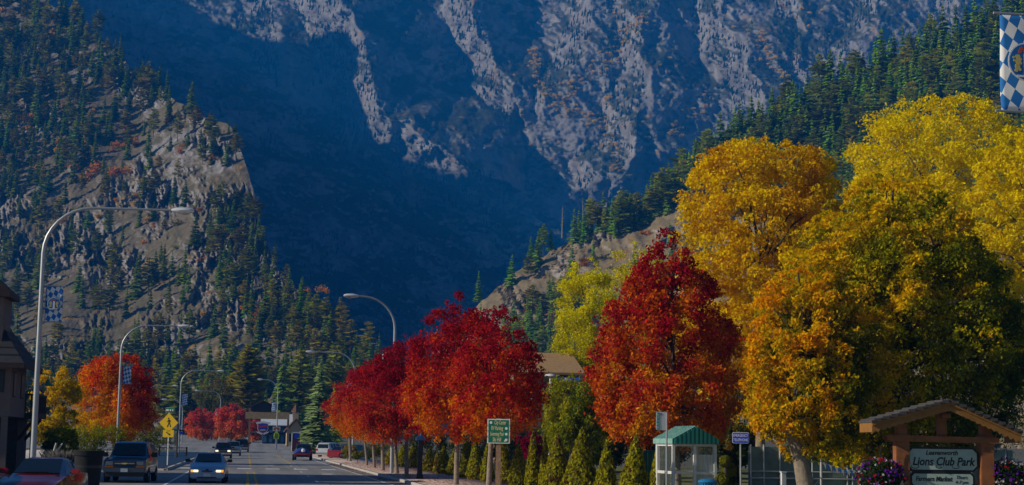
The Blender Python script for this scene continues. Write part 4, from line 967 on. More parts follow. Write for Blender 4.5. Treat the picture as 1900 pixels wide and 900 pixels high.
gable_house('brown_house', P, 46*s, 12, h, zat(P,744)-h, 'house with a wide brown gable rising behind the long wooden beam', 'house', M_darkwood, M_brownroof, False, 0.8)
d1 = 300; P = base(548, d1); s = d1/F; h = zat(P,800)
t = gable_house('chapel_house', P, 30*s, 11, h, zat(P,778)-h, 'cream gabled house with a small brown spire beside the spruce', 'house', M_cream2, M_brownroof, False, 0.5)
zt = zat(P,764); w = 11*s/2
MB().box(-w,w,2,2+2*w,h,zt).build('tower', M_cream2, t); MB().lathe([(w*1.7,zt-0.05),(w*1.55,zt+0.12),(0,zat(P,749))],(0,2+w,0),4).build('spire', M_brownroof, t)
for x in (-0.9,0.9): MB().box(x-0.3,x+0.3,-0.05,0.02,0.8,2.3).build('window', M_dark, t)
d1 = 290; P = base(462, d1); s = d1/F; zb0, zb1 = zat(P,777), zat(P,764.5)
t = thing('beam_sign', P, 'long pale wooden beam on a tall post at the end of the road', 'sign frame')
MB().box(-0.18,0.18,-0.18,0.18,-0.2,zat(P,757)).build('post', M_wood, t); MB().box(71*s-0.18,71*s+0.18,-0.18,0.18,-0.2,zb0).build('post', M_wood, t)
MB().box(-8*s,73*s,-0.45,-0.185,zb0,zb1).build('beam', mat('pale_timber', (0.42,0.28,0.14), 0.85, scale=2, var=0.2), t); MB().box(0,24*s,-0.08,0.0,zat(P,783.5),zat(P,782.6)).box(0,24*s,-0.08,0,zat(P,802),zat(P,801)).build('hanger_arm', M_steel, t)
P = base(487, 289); s = 289/F; t = thing('shield_sign', P, 'red, blue and white shield shaped sign with ribbons hung from the long beam', 'sign'); zc = zat(P,794)
sh = [(-10,8),(0,9.5),(10,8),(10,-2),(7,-8),(0,-11),(-7,-8),(-10,-2)]
p = MB().prism([(x*s,zc+z*s) for x, z in sh],-0.12,0.12).build('shield', M_signwhite, t)
MB().prism([(x*s*0.9,zc+z*s*0.9) for x, z in sh],-0.16,-0.125).build('red_rim', mat('sign_red', (0.45,0.02,0.03), 0.5), p)
MB().prism([(x*s*0.78,zc+z*s*0.78) for x, z in sh],-0.19,-0.165).build('blue_field', M_signblue, p)
MB().prism([(-9*s,zc-0.5*s),(9*s,zc+2.2*s),(9*s,zc+5.4*s),(-9*s,zc+2.7*s)],-0.23,-0.195).build('red_band', mat('sign_red', (0,0,0)), p)
MB().box(-5*s,5*s,-0.21,-0.195,zc-5*s,zc-3*s).build('gold_bar', mat('emblem_gold', (0,0,0)), p)
MB().prism([(-13*s,zc+10*s),(-12*s,zc+7*s),(0,zc+8.8*s),(13*s,zc+7*s),(14*s,zc+10.5*s),(0,zc+12.4*s)],-0.2,-0.125).build('top_ribbon', M_signwhite, t)
MB().prism([(-12*s,zc-6*s),(-10*s,zc-9*s),(-1*s,zc-13*s),(-2*s,zc-10.5*s)],-0.2,-0.125).prism([(12*s,zc-6*s),(10*s,zc-9*s),(1*s,zc-13*s),(2*s,zc-10.5*s)],-0.2,-0.125).build('lower_ribbon', M_signwhite, t)
def penta(px, d, py0, py1, w, label, pole=True):
    P = base(px, d); s = d/F; z0, z1 = zat(P,py1), zat(P,py0); t = thing('warning_sign', P, label, 'road sign'); w = w*s/2; zm = z0+(z1-z0)*0.62
    p = MB().prism([(-w,z0+(z1-z0)*.28),(w,z0+(z1-z0)*.28),(w,zm),(0,z1),(-w,zm)],-0.03,0).build('pentagon', M_fluor, t); MB().box(-w*0.9,w*0.9,-0.03,0,z0,z0+(z1-z0)*.25).build('plate', M_fluor, t)
    b = MB()
    for x in (-0.3,0.25): b.lathe([(0.07*1.2,0.0),(0.07,0.06),(0,0.08)],(x*w,-0.04,zm+0.05),6); b.box(x*w-0.07,x*w+0.07,-0.045,-0.032,zm-0.45,zm); b.box(x*w-0.12,x*w-0.04,-0.045,-0.032,zm-0.75,zm-0.44); b.box(x*w+0.03,x*w+0.10,-0.045,-0.032,zm-0.7,zm-0.46)
    b.build('figures', M_ink, p); MB().box(-0.04,0.04,0.005,0.06,0,zm).build('post', M_steel, t)
penta(512.5, 262, 799.5, 814.5, 10.5, 'lime yellow pentagon crossing sign on the far lamp post before the motel'); penta(562.5, 248, 799, 816, 12.5, 'lime yellow pentagon crossing sign beside the spruce')
P = base(512.5, 264); t = thing('info_sign', P, 'small white and brown sign above the lime crossing sign', 'sign'); z0, z1 = zat(P,800), zat(P,792); p = MB().box(-0.6,0.6,-0.05,0,z0,z1).build('plate', M_signwhite, t); MB().box(-0.5,-0.12,-0.06,-0.051,z0+0.08,z1-0.1).box(0.1,0.5,-0.06,-0.051,z0+0.08,z1-0.1).box(-0.2,0.2,-0.066,-0.0605,z0+0.35,z1-0.04).build('brown_blocks', mat('sign_brown', (0.36,0.11,0.03)), p); MB().box(-0.04,0.04,0.005,0.06,0,z1).build('post', M_steel, t)
P = base(550, 252); s = 252/F; t = thing('notice_booth', P, 'red notice booth with a white frame and a blue panel near the spruce', 'booth'); z1 = zat(P,802)
MB().box(-7.5*s,7.5*s,0,1.0,0,z1-0.15).build('panel', mat('booth_red', (0.20,0.03,0.04)), t); MB().box(-8.5*s,-7.5*s,-0.1,1.05,0,z1).box(-8.5*s,8.5*s,-0.1,1.05,z1-0.14,z1+0.02).box(7.5*s,8.5*s,-0.1,1.05,0,z1).build('frame', M_frame, t); MB().box(-4*s,4*s,-0.06,-0.005,z1-1.0,z1-0.25).build('blue_panel', M_signblue, t)
P = base(322, 182); t = thing('metal_railing', P, 'low metal railing at the street corner behind the pedestrian crossing sign', 'railing'); b = MB(); W = 1.5; b.box(-W,W,-0.03,0.03,1.0,1.08).box(-W,W,-0.03,0.03,0.1,0.16)
for k in range(16): b.box(-W+k*2*W/15-0.015,-W+k*2*W/15+0.015,-0.015,0.015,0.16,1.0)
b.build('bars', M_darkwood, t)
for x in (-W,W): MB().box(x-0.09,x+0.09,-0.09,0.09,0,1.15).build('end_post', M_darkwood, t)
# tub and grass by the chalet
P = base(166, 66); s = 66/F; zt = zat(P,836); t = thing('planter_tub', P, 'large dark tapered tub standing between the red car and the big dark vehicle', 'tub')
MB().lathe([(21*s,0),(26*s,zt-0.22),(28*s,zt-0.2),(29*s,zt-0.02),(28*s,zt),(25.5*s,zt-0.02),(25*s,zt-0.2),(0,zt-0.22)],(0,0,0),28).build('body', mat('tub_black', (0.007,0.006,0.006), 0.9, var=0.2), t, True)
MB().lathe([(24.2*s,zt*0.55),(24.6*s,zt*0.55),(25.0*s,zt*0.62),(24.6*s,zt*0.62)],(0,0,0),28).build('hoop', M_black, t)
P = base(117, 69); P.z = 0.12; t = thing('ornamental_grass', P, 'clump of pale feathery grass beside the dark tub', 'plant'); r = np.random.default_rng(9); n = 900; b = []; f = []
for k in range(n):
    a = r.uniform(0,6.28); Lh = r.uniform(0.7,1.5); sp = r.uniform(0.1,0.75); x0, y0 = r.normal(0,0.12,2); w = 0.012; q = len(b)
    b += [(x0-w,y0,0),(x0+w,y0,0),(x0+sp*.4*math.cos(a)+w,y0+sp*.4*math.sin(a),Lh*.7),(x0+sp*math.cos(a),y0+sp*math.sin(a),Lh)]; f.append((q,q+1,q+2,q+3))
link('blades', mesh_np('blades', b, f, np.array((0.20,0.19,0.17))*r.uniform(.6,1.5,(n,1))), M_leaf, t)
P = base(104, 70); P.z = 0.12; t = thing('driftwood_sculpture', P, 'forked pale driftwood branches behind the feathery grass', 'driftwood'); zt = zat(P,822)
MB().tube([(-0.35,0,0),(-0.3,0,zt*.55),(-0.05,0,zt*.8),(0.02,0,zt)],[0.09,0.08,0.06,0.04],7).tube([(-0.1,0.02,zt*.75),(0.12,0.02,zt*.85),(0.28,0.02,zt*0.99)],[0.06,0.05,0.03],7).build('branch', mat('driftwood', (0.52,0.46,0.38), 0.9, var=0.15), t, True)

# ------------------------------------------------------------------ park fence, bunting and rails
P = base(1495, 80); s = 80/F; t = thing('court_fence', P, 'tall grey-green windscreen fence with white pipe rails behind the leaning tree', 'fence'); X = lambda px: (px-1495)*s; zz = lambda py: zat(P, py)
MB().box(X(1385),X(1905),0.05,0.09,0.05,zz(830)).build('windscreen', mat('screen_green', (0.20,0.25,0.20), 0.95, scale=1.2, var=0.35), t)
M_pipe = mat('white_pipe', (0.50,0.50,0.48), 0.5, var=0.05)
for px in (1389,1414,1445,1492,1507,1575,1585,1640,1700,1760,1820,1890): MB().tube([(X(px),0,0),(X(px),0,zz(826))],0.045,8).build('post', M_pipe, t)
b = MB()
for py in (875.5,888): b.tube([(X(1389),-0.03,zz(py)),(X(1640),-0.03,zz(py)-0.02)],0.035,6)
b.build('rail', M_pipe, t)
P = base(1523, 74); t = thing('bunting_pole', P, 'white pole that holds the string of blue and white pennants', 'pole'); MB().tube([(0,0,0),(0,0,zat(P,850))],0.055,8).build('shaft', M_pipe, t); MB().lathe([(0.07,0),(0.0,0.1)],(0,0,zat(P,850)),8).build('cap', M_pipe, t)
A = P + Vector((0.07,-0.05,zat(P,857.5))); P2 = base(1612, 74); B = P2 + Vector((0,0,zat(P2,872))); t = thing('pennant_string', A, 'string of blue and white pennants hanging from the white pole', 'bunting'); D = B-A
cv = lambda q: Vector((D.x*q, D.y*q, D.z*q - 0.30*4*q*(1-q)*0.5)); MB().tube([cv(k/14) for k in range(15)],0.008,5).build('cord', M_pipe, t)
for k in range(15):
    q = (k+0.5)/15.5; p = cv(q); w = 0.062; b = MB().prism([(p.x-w,p.z),(p.x+w,p.z-0.02),(p.x+0.07,p.z-0.30)],p.y-0.012,p.y-0.004); b.build('pennant', mat('pennant_blue', (0.02,0.16,0.62)) if k % 2 else M_signwhite, t)
P = base(1453, 74); t = thing('white_post', P, 'short thick white post left of the leaning tree trunk', 'post'); MB().box(-0.1,0.1,-0.1,0.1,0,zat(P,877)).build('shaft', M_signwhite, t); MB().box(-0.13,0.13,-0.13,0.13,zat(P,877),zat(P,877)+0.05).build('cap', M_signwhite, t)
P = base(1441, 88); t = thing('park_shed', P, 'small dark shed with a pink roof edge beyond the leaning tree trunk', 'shed'); zt = zat(P,853); MB().box(-0.62,0.62,0,1.2,0,zt).build('wall', M_dark, t); MB().box(-0.7,0.7,-0.1,1.3,zt,zt+0.18).build('roof', mat('pink_roof', (0.45,0.28,0.28)), t)
P = base(1521, 66); t = thing('handrail', P, 'bent white tube handrail at the park entrance', 'handrail'); zt = zat(P,886); MB().tube([(-0.35,0,zt*0.45),(-0.05,0,zt*0.9),(0.0,0,zt),(0.08,0,zt*0.9),(0.09,0,0)],0.025,8).build('tube', M_pipe, t, True)
P = base(1205, 76); s = 76/F; t = thing('green_container', P, 'dark green metal container behind the conical trees left of the shelter', 'container'); zt = zat(P,838)
MB().box(-16*s,40*s,0,1.8,0.1,zt).build('body', mat('container_green', (0.02,0.10,0.07), 0.5, var=0.2), t, bevel=0.03); MB().box(-17*s,41*s,-0.04,1.84,zt,zt+0.06).build('lid', mat('container_green', (0,0,0)), t)
for k in range(6): x = -13*s+k*9*s; MB().box(x,x+0.05,-0.05,-0.002,0.12,zt-0.03).build('stiffener', mat('container_green', (0,0,0)), t)

# ================================================================== VEHICLES
M_tyre = mat('tyre', (0.015,0.015,0.015), 0.85); M_rim = mat('wheel_rim', (0.45,0.45,0.46), 0.35, 0.6); M_cglass = mat('car_glass', (0.006,0.008,0.010), 0.06, spec=0.6); M_chrome = mat('chrome', (0.5,0.5,0.52), 0.2, 0.9); M_plast = mat('black_plastic', (0.015,0.015,0.016), 0.6)
M_lampoff = mat('headlamp_glass', (0.16,0.18,0.2), 0.12, var=0.05); M_lampon = mat('headlamp_lit', (0.9,0.85,0.7), 0.2, emit=((1.0,0.86,0.62), 0.9)); M_amber = mat('amber_lens', (0.30,0.09,0.01), 0.25); M_amberon = mat('amber_lit', (0.7,0.3,0.02), 0.25, emit=((1.0,0.42,0.03), 0.9)); M_red = mat('red_lens', (0.40,0.01,0.01), 0.25); M_plate = mat('number_plate', (0.45,0.52,0.6), 0.5)
KIND = {  # y, half width, sill, belt, top, half width at the top
 'sedan': [(-2.28,.66,.30,.58,.60,.5),(-2.18,.80,.20,.68,.70,.62),(-1.7,.86,.18,.80,.82,.68),(-0.95,.87,.18,.93,.96,.70),(-0.05,.87,.18,.95,1.39,.57),(0.35,.87,.18,.95,1.43,.58),(0.95,.87,.18,.96,1.38,.56),(1.6,.86,.18,.98,1.02,.66),(2.15,.82,.22,.95,.97,.62),(2.28,.72,.32,.80,.82,.55)],
 'suv': [(-2.52,.86,.42,.92,.96,.72),(-2.42,.96,.36,1.04,1.08,.82),(-1.9,.99,.34,1.10,1.13,.84),(-1.15,1.0,.34,1.15,1.20,.84),(-0.50,1.0,.34,1.16,1.80,.74),(0.1,1.0,.34,1.16,1.88,.76),(2.2,1.0,.34,1.16,1.86,.75),(2.45,.98,.36,1.14,1.70,.72),(2.52,.94,.44,1.10,1.16,.80)],
 'pickup': [(-2.7,.86,.45,.92,.96,.72),(-2.6,.96,.38,1.04,1.08,.82),(-2.0,.99,.36,1.10,1.13,.84),(-1.25,1.0,.36,1.15,1.19,.84),(-0.6,1.0,.36,1.16,1.78,.72),(0.0,1.0,.36,1.16,1.84,.74),(0.75,1.0,.36,1.16,1.80,.72),(0.95,1.0,.36,1.14,1.17,.86),(2.6,.99,.38,1.14,1.17,.86),(2.25,.96,.46,1.10,1.13,.82)],
}
def car(name, P, rz, kind, paint, label, cat, scale=1.0, lit=False, rack=False, grille='bars', group=None, mirror_paint=None, emblem=None, amber=False, two_tone=None):
    st = [tuple(q*scale for q in s_) for s_ in KIND[kind]]; t = thing(name, P, label, cat, rz, group); b = MB(); n = 12; vs = []; fs = []
    for (y,hw,zb,zbelt,zt,ht) in st:
        half = [(hw*.86,zb),(hw*.99,zb+.10),(hw,(zb+zbelt)*.52),(hw*.965,zbelt),(ht,zt-.045*scale),(ht*.72,zt)]
        for x, z in half: vs.append((x,y,z))
        for x, z in reversed(half): vs.append((-x,y,z))
    for i in range(len(st)-1):
        for k in range(n): fs.append((i*n+k, i*n+(k+1)%n, (i+1)*n+(k+1)%n, (i+1)*n+k))
    fs += [tuple(range(n)), tuple((len(st)-1)*n+k for k in range(n-1,-1,-1))]; b._add(vs, fs); body = b.build('body', paint, t, True)
    S = scale
    def pane(name, a, c, f0=0.06, f1=0.94, w=0.92, fl=0.018):   # between stations, on the top faces
        (y0,h0,_,_,z0,t0), (y1,h1,_,_,z1,t1) = st[a], st[c]; nrm = Vector((0, -(z1-z0), (y1-y0))).normalized()
        if nrm.z < 0: nrm = -nrm
        q = []
        for f_, sg in ((f0,-1),(f0,1),(f1,1),(f1,-1)):
            y = y0+(y1-y0)*f_; z = z0+(z1-z0)*f_; ww = (t0+(t1-t0)*f_)*w; q.append(Vector((sg*ww,y,z))+nrm*(0.03*S))
        lo = [p - nrm*0.025*S for p in q]; m = MB(); m._add(q+lo, ((0,1,2,3),(7,6,5,4),(0,4,5,1),(1,5,6,2),(2,6,7,3),(3,7,4,0))); return m.build(name, M_cglass, t)
    cw = 3; rf_ = 4; pane('windscreen', cw, rf_)
    re = {'sedan': (6,7), 'suv': (7,8), 'pickup': (6,7)}[kind]; pane('rear_window', *re)
    def side(i0, i1, f0, f1, sg):
        m = MB(); q = []
        for y_f, top in ((f0,0),(f1,0),(f1,1),(f0,1)):
            (y0,h0,_,b0,z0,t0), (y1,h1,_,b1,z1,t1) = st[i0], st[i1]; y = y0+(y1-y0)*y_f; bl_ = b0+(b1-b0)*y_f; zt = z0+(z1-z0)*y_f; hb = (h0+(h1-h0)*y_f)*.965; ht = t0+(t1-t0)*y_f
            u = 0.08 if not top else 0.86; q.append(Vector((sg*(hb+(ht-hb)*u+0.012), y, bl_+(zt-.045*S-bl_)*u)))
        lo = [p - Vector((sg*0.02,0,0)) for p in q]; m._add(q+lo, ((0,1,2,3),(7,6,5,4),(0,4,5,1),(1,5,6,2),(2,6,7,3),(3,7,4,0))); m.build('side_window', M_cglass, t)
    for sg in (-1,1):
        if kind == 'suv':
            side(4,5,.25,1,sg); side(5,6,.0,.28,sg); side(5,6,.34,.62,sg); side(5,6,.68,.97,sg)
        else: side(4,5,.3,1,sg); side(5,6,.05,.9,sg)
    yf, hw, zb, zbelt, zt, ht = st[1]; L2 = st[-1][0]; big = kind != 'sedan'; y = st[0][0]
    hz = zbelt-(0.10 if not big else 0.16)*S; ww = st[0][1]
    for sg in (-1,1):
        x = sg*(ww*0.80); m = MB().cbox((x,y+0.03*S,hz),(0.34*S if big else 0.24*S,0.14*S,(0.19 if big else 0.11)*S)).build('headlight', M_lampon if lit else M_lampoff, t, bevel=0.02)
        m2 = MB().cbox((sg*ww*1.06,y+0.07*S,hz),(0.12*S,0.14*S,0.11*S)) if not big else MB().cbox((x,y+0.02*S,hz-0.145*S),(0.36*S,0.12*S,0.07*S)); m2.build('turn_signal', M_amberon if amber else M_amber, t)
        MB().cbox((sg*(st[-1][1]*0.86),L2-0.01,st[-1][3]-0.10*S),(0.26*S,0.07*S,0.26*S)).build('tail_light', M_red, t)
        mz = st[3][3]+0.12*S; my = st[3][0]+0.40*S; mh = st[3][1]
        mm = MB().cbox((sg*(mh+0.13*S),my,mz),((0.24 if not big else 0.28)*S,0.12*S,(0.15 if not big else 0.22)*S)); mm.bar((sg*mh*0.93,my,mz-0.05*S),(sg*(mh+0.05*S),my,mz-0.02*S),0.05*S); mm.build('wing_mirror', mirror_paint or paint, t, bevel=0.025*S)
    if big:
        g = MB().cbox((0,y-0.0*S,hz),(ww*1.05,0.10*S,0.20*S)).build('grille', M_plast, t); MB().cbox((0,y-0.055*S,hz-0.0),(ww*1.9 if False else ww*1.06,0.02*S,0.05*S)).build('grille_bar', M_chrome, g)
        MB().cbox((0,y-0.04*S,zb+0.22*S),(hw*1.96,0.22*S,0.20*S)).build('bumper', two_tone or M_chrome, t, bevel=0.03); MB().cbox((0,y+0.03*S,zb+0.02*S),(hw*1.8,0.18*S,0.18*S)).build('air_dam', M_plast, t)
        MB().cbox((0,y-0.165*S,zb+0.22*S),(0.32,0.015,0.16)).build('number_plate', M_plate, t)
    else:
        MB().cbox((0,y-0.01*S,hz-0.01),(0.5*S,0.05*S,0.06*S)).build('grille', M_plast, t); bp = MB().cbox((0,y+0.02*S,zb+0.15*S),(hw*1.98,0.18*S,0.20*S)).build('bumper', paint, t, bevel=0.04); MB().cbox((0,y-0.075*S,zb+0.08*S),(hw*1.1,0.02*S,0.06*S)).build('air_intake', M_plast, bp)
        MB().cbox((0,y-0.085*S,zb+0.19*S),(0.32,0.012,0.16)).build('number_plate', M_plate, t)
    if emblem == 'bow': MB().prism([(-.13,hz-.02),(-.05,hz-.035),(.05,hz-.035),(.13,hz-.02),(.13,hz+.02),(.05,hz+.035),(-.05,hz+.035),(-.13,hz+.02)],y-.085,y-.068).build('emblem', mat('emblem_gold', (0,0,0)), t)
    if emblem == 'oval': MB().prism([(.08*math.cos(R(k*30)),hz+.06*S+.035*math.sin(R(k*30))) for k in range(12)],y-.05,y-.02).build('emblem', M_ink, t)
    MB().cbox((0,L2+0.0,zb+0.22*S),(hw*1.9,0.16*S,0.18*S)).build('rear_bumper', M_chrome if big else paint, t, bevel=0.03)
    rad = (0.37 if big else 0.30)*S; wy = (st[0][0]*0.62, L2*0.60)
    for y_ in wy:
        for sg in (-1,1):
            x = sg*(st[4][1]-0.10*S); prof = [(rad*.55,-.10*S),(rad*.95,-.11*S),(rad,-.07*S),(rad,.07*S),(rad*.95,.11*S),(rad*.55,.10*S)]
            m = MB().lathe(prof,(0,0,0),20); m.v = [(x+p[2], y_+p[0], rad+p[1]) for p in m.v]; w = m.build('wheel', M_tyre, t, True)
            m = MB().lathe([(0.03*S,.105*S*1),(rad*.3,.10*S),(rad*.56,.08*S),(rad*.6,.03*S)],(0,0,0),16); m.v = [(x+sg*p[2], y_+p[0], rad+p[1]) for p in m.v]; m.build('rim', M_rim, w, True)
    if rack:
        for sg in (-1,1): MB().bar((sg*.6*S,st[5][0],st[5][4]+.05),(sg*.6*S,st[6][0]-.1,st[6][4]+.05),0.05,0.05).build('roof_rail', M_plast, t)
    # seats and wheel read as dark shapes behind the glass; wipers on the screen
    y0, y1 = st[3][0], st[4][0]
    for sg in (-1,1): MB().bar((sg*.05*S-.3*S,y0+0.06,st[3][4]+.075*S),(sg*.05*S+.25*S,y0+0.10,st[3][4]+.10*S),0.015,0.015).build('wiper', M_plast, t)
    return t
def paint(n, c, r=0.25, met=0.3): return mat('paint_'+n, c, r, met, var=0.04, coat=0.6)
def cp(px, d, x=None): P = base(px, d); return P
car('red_car', cp(85, 48), R(-6), 'sedan', paint('red', (0.10,0.003,0.006), 0.15, 0.1), 'red car with its windscreen facing the viewer, beside the dark tub', 'car', 1.04, mirror_paint=paint('sunlit red', (0.4,0.01,0.015)))  # body red darkened for shade and sky reflection; mirrors a brighter, sunlit copy
car('blue_car', cp(-66, 46), R(-6), 'sedan', paint('navy', (0.012,0.03,0.09)), 'dark blue car mostly cut off by the photo edge beside the red car', 'car', 1.0)
car('suv', cp(246, 78), R(-3), 'suv', paint('slate', (0.012,0.032,0.085), 0.22, 0.0), 'big dark blue-grey vehicle with two-band grille parked by the tub', 'SUV', 1.02, rack=True, emblem='bow', mirror_paint=M_plast, two_tone=paint('slate2', (0.06,0.075,0.10), 0.3, 0.0))
car('white_sedan', cp(390, 79), R(-1), 'sedan', paint('silver', (0.22,0.33,0.50), 0.25, 0.1), 'pale silver car with both headlights on driving toward the viewer', 'car', 1.0, lit=True, mirror_paint=M_plast, emblem='oval', amber=True)
car('dark_suv', cp(415, 176), 0, 'suv', paint('black', (0.012,0.013,0.016)), 'black vehicle with headlights on behind the pale silver car', 'SUV', 0.93, lit=True)
car('pickup_truck', cp(433, 205), 0, 'pickup', paint('bluegrey', (0.16,0.22,0.30)), 'blue-grey pickup behind the black vehicle with lit headlights', 'pickup', 1.0)
car('pickup_truck', cp(449, 240), R(180), 'pickup', paint('black', (0,0,0)), 'dark pickup farthest up the road, before the distant red trees', 'pickup', 1.05)
tr = car('tow_car', cp(563, 172), R(180), 'suv', paint('darkgreen', (0.012,0.02,0.022)), 'dark vehicle driving away in the right lane behind a covered trailer', 'SUV', 0.92)
P = base(561, 166.5); t = thing('boat_trailer', P, 'low trailer with red tail lights pulled in the right lane', 'trailer'); M_tr = M_black
MB().box(-0.8,0.8,-1.2,1.4,0.42,0.52).bar((0,1.4,0.47),(0,2.4,0.47),0.1).build('frame', M_tr, t)
for sg in (-1,1):
    m = MB().lathe([(0.12,-.09),(0.30,-.1),(0.32,-.06),(0.32,.06),(0.30,.1),(0.12,.09)],(0,0,0),16); m.v = [(sg*0.88+p[2],p[0]-0.2,0.32+p[1]) for p in m.v]; m.build('wheel', M_tyre, t, True); MB().cbox((sg*0.66,-1.23,0.50),(0.2,0.06,0.12)).build('tail_light', M_red, t)
t2 = thing('covered_boat', P + Vector((0,0,0.522)), 'bright blue covered load with a red band and a white round motor on the trailer', 'boat')
b = MB(); vs = []; fs = []
for i, (y, w, h) in enumerate(((-1.25,.70,.52),(-0.8,.86,.66),(0.4,.84,.74),(1.3,.5,.7),(1.7,.12,.6))):
    for x, z in ((-.55,0),(-.95,.30),(-.9,.42),(-.45,.82),(0,1.0),(.45,.82),(.9,.42),(.95,.30),(.55,0)): vs.append((x*w/.9, y, z*h*1.15))
for i in range(4):
    for k in range(9): fs.append((i*9+k, i*9+(k+1)%9, (i+1)*9+(k+1)%9, (i+1)*9+k))
fs += [tuple(range(9)), tuple(36+k for k in range(8,-1,-1))]; b._add(vs, fs); b.build('cover', mat('cover_blue', (0.012,0.04,0.22), 0.6), t2, True)
MB().box(-0.82,0.82,-1.3,-1.262,0.08,0.24).build('red_band', mat('sign_red', (0,0,0)), t2); MB().lathe([(0.0,-.12),(0.17,-.1),(0.2,0.05),(0.15,.2),(0,.24)],(0.08,-1.42,0.48),12).build('motor', M_signwhite, t2, True)
car('white_van', cp(617, 196), R(150), 'suv', paint('white', (0.5,0.51,0.53), 0.3, 0.0), 'white vehicle parked at the right kerb beside the spruce', 'van', 0.98)
car('red_car', cp(636, 184), R(150), 'sedan', paint('crimson', (0.30,0.02,0.03)), 'red car parked next to the white vehicle behind the tree trunks', 'car', 1.0)
car('parked_car', cp(662, 178), R(150), 'suv', paint('black', (0,0,0)), 'dark car parked behind the row of small tree trunks', 'car', 0.9)
# ================================================================== LEAFY TREES
M_trunk = mat('trunk_bark', (0.26,0.21,0.16), 0.95, scale=7, var=0.35, bump=0.6); M_limb = mat('limb_bark', (0.07,0.055,0.042), 0.95, scale=6, var=0.3)
def _pf(ts, rs): return lambda t: np.interp(np.clip(t, 0, 1), ts, rs)
prof_ovate = _pf([0,.06,.18,.33,.55,.70,.84,.94,1], [.30,.62,.90,1,.92,.74,.50,.28,.08])
prof_round = _pf([0,.06,.18,.35,.55,.75,.88,.96,1], [.25,.58,.88,1,1,.86,.62,.36,.10])
prof_broad = _pf([0,.10,.25,.5,.7,.85,.94,1], [.45,.75,.95,1,.98,.90,.72,.30])
prof_dome = _pf([0,.10,.25,.5,.7,.84,.93,.98,1], [.40,.72,.95,1,.95,.80,.58,.36,.15])
def palette(cols, t):
    cols = np.array(cols); t = np.clip(t, 0, 0.9999)*(len(cols)-1); i = t.astype(int); f = (t-i)[:,None]; return cols[i]*(1-f)+cols[i+1]*f
def leafy(name, P, cx, z0, z1, rx, prof, n, leaf, pal, label, cat='tree', seed=1, lobes=60, ctilt=(0.9,0.0,0.25), lobe_r=0.24, trunk_r=0.12, trunk_x=0.0, lean=0.0, group=None, droop=0.0, ry=None, fill=0.28, multi=0, inner=0.0, trunkm=None, scat=0.2, crisp=0.0):
    """crown from z0 to z1, centred cx right of P; ctilt: how colour follows (height, left-right, noise)"""
    r = np.random.default_rng(seed); t = thing(name, P, label, cat, 0, group); H = z1-z0; ry = ry or rx
    n = int(n*1.45); leaf = leaf*0.82
    k = int(lobes*1.7); th = r.uniform(0.0, 1.0, k*6); th = th[r.random(k*6) < 0.25+0.75*prof(th)][:k]; k = len(th); an = r.uniform(0, 2*np.pi, k); rad = prof(th)*np.where(r.random(k) < fill, r.uniform(0.1,0.6,k), r.uniform(0.66,0.90,k))
    C = np.stack([cx+rx*rad*np.cos(an), ry*rad*np.sin(an), z0+H*th], -1); LR = lobe_r*rx*r.uniform(0.65,1.3,k)*np.clip(prof(th)*1.2, 0.4, 1)
    C[:,2] = np.minimum(C[:,2], z1-LR*0.6); C[:,2] = np.maximum(C[:,2], z0+LR*0.5)
    w = LR**2; li = r.choice(k, n, p=w/w.sum()); d = r.normal(size=(n,3)); d[:,2] += 0.25+crisp; d /= np.linalg.norm(d,axis=1)[:,None]
    n_ = n; rr_ = np.where(r.random(n) < scat, r.uniform(0.4,1.45,n), r.uniform(0.35,1.0,n)**0.5); rr_ *= 1+(0.5-0.3*crisp)*fbm(d[:,0]*2.5+li*1.7, d[:,2]*2.5+d[:,1]*2, 3)
    p = C[li] + d*(LR[li]*rr_)[:,None]*np.array([1,1,0.8]); p[:,2] -= droop*r.random(n)*LR[li]
    nrm = d*0.75 + r.normal(size=(n,3))*0.9 + np.array([0,0,0.25]); nrm /= np.linalg.norm(nrm,axis=1)[:,None]
    a = r.normal(size=(n,3)) - np.array([0,0,0.9+droop]); a -= nrm*np.sum(a*nrm,1)[:,None]; a /= np.linalg.norm(a,axis=1)[:,None]; b = np.cross(nrm, a)
    L = (leaf*r.uniform(0.65,1.35,n))[:,None]; W = L*r.uniform(0.42,0.65,(n,1))
    v = np.stack([p-a*L*.5, p-a*L*0.05+b*W*.5, p+a*L*.5, p-a*L*0.05-b*W*.5], 1).reshape(-1,3)
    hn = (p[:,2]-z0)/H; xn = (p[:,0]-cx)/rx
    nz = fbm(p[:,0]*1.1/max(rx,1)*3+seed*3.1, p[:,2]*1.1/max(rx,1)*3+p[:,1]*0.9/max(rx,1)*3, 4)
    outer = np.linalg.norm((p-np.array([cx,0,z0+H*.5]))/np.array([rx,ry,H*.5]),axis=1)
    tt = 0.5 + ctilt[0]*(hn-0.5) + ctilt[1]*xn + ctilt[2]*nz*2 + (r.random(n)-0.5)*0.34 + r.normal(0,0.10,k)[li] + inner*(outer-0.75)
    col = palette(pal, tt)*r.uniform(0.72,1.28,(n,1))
    link('crown', mesh_np('crown', v, np.arange(4*n).reshape(n,4), np.clip(col,0,1)), M_leaf, t)
    # trunk and limbs
    zf = z0+H*0.18; top = Vector((cx*0.7, 0, z0+H*0.62)); fork = Vector((trunk_x+(cx-trunk_x)*0.35+lean, 0, zf)); m = MB()
    tb = Vector((trunk_x, 0, -0.15)); m.tube([tb, tb+Vector((lean*0.3,0,zf*0.12)), tb.lerp(fork,0.55), fork], [trunk_r*1.5,trunk_r*1.08,trunk_r*0.92,trunk_r*0.78], 10)
    m.build('trunk', trunkm or M_trunk, t, True)
    m = MB(); m.tube([fork, fork.lerp(top,0.5)+Vector((0.1,0.1,0)), top], [trunk_r*0.8,trunk_r*0.5,trunk_r*0.15], 7)
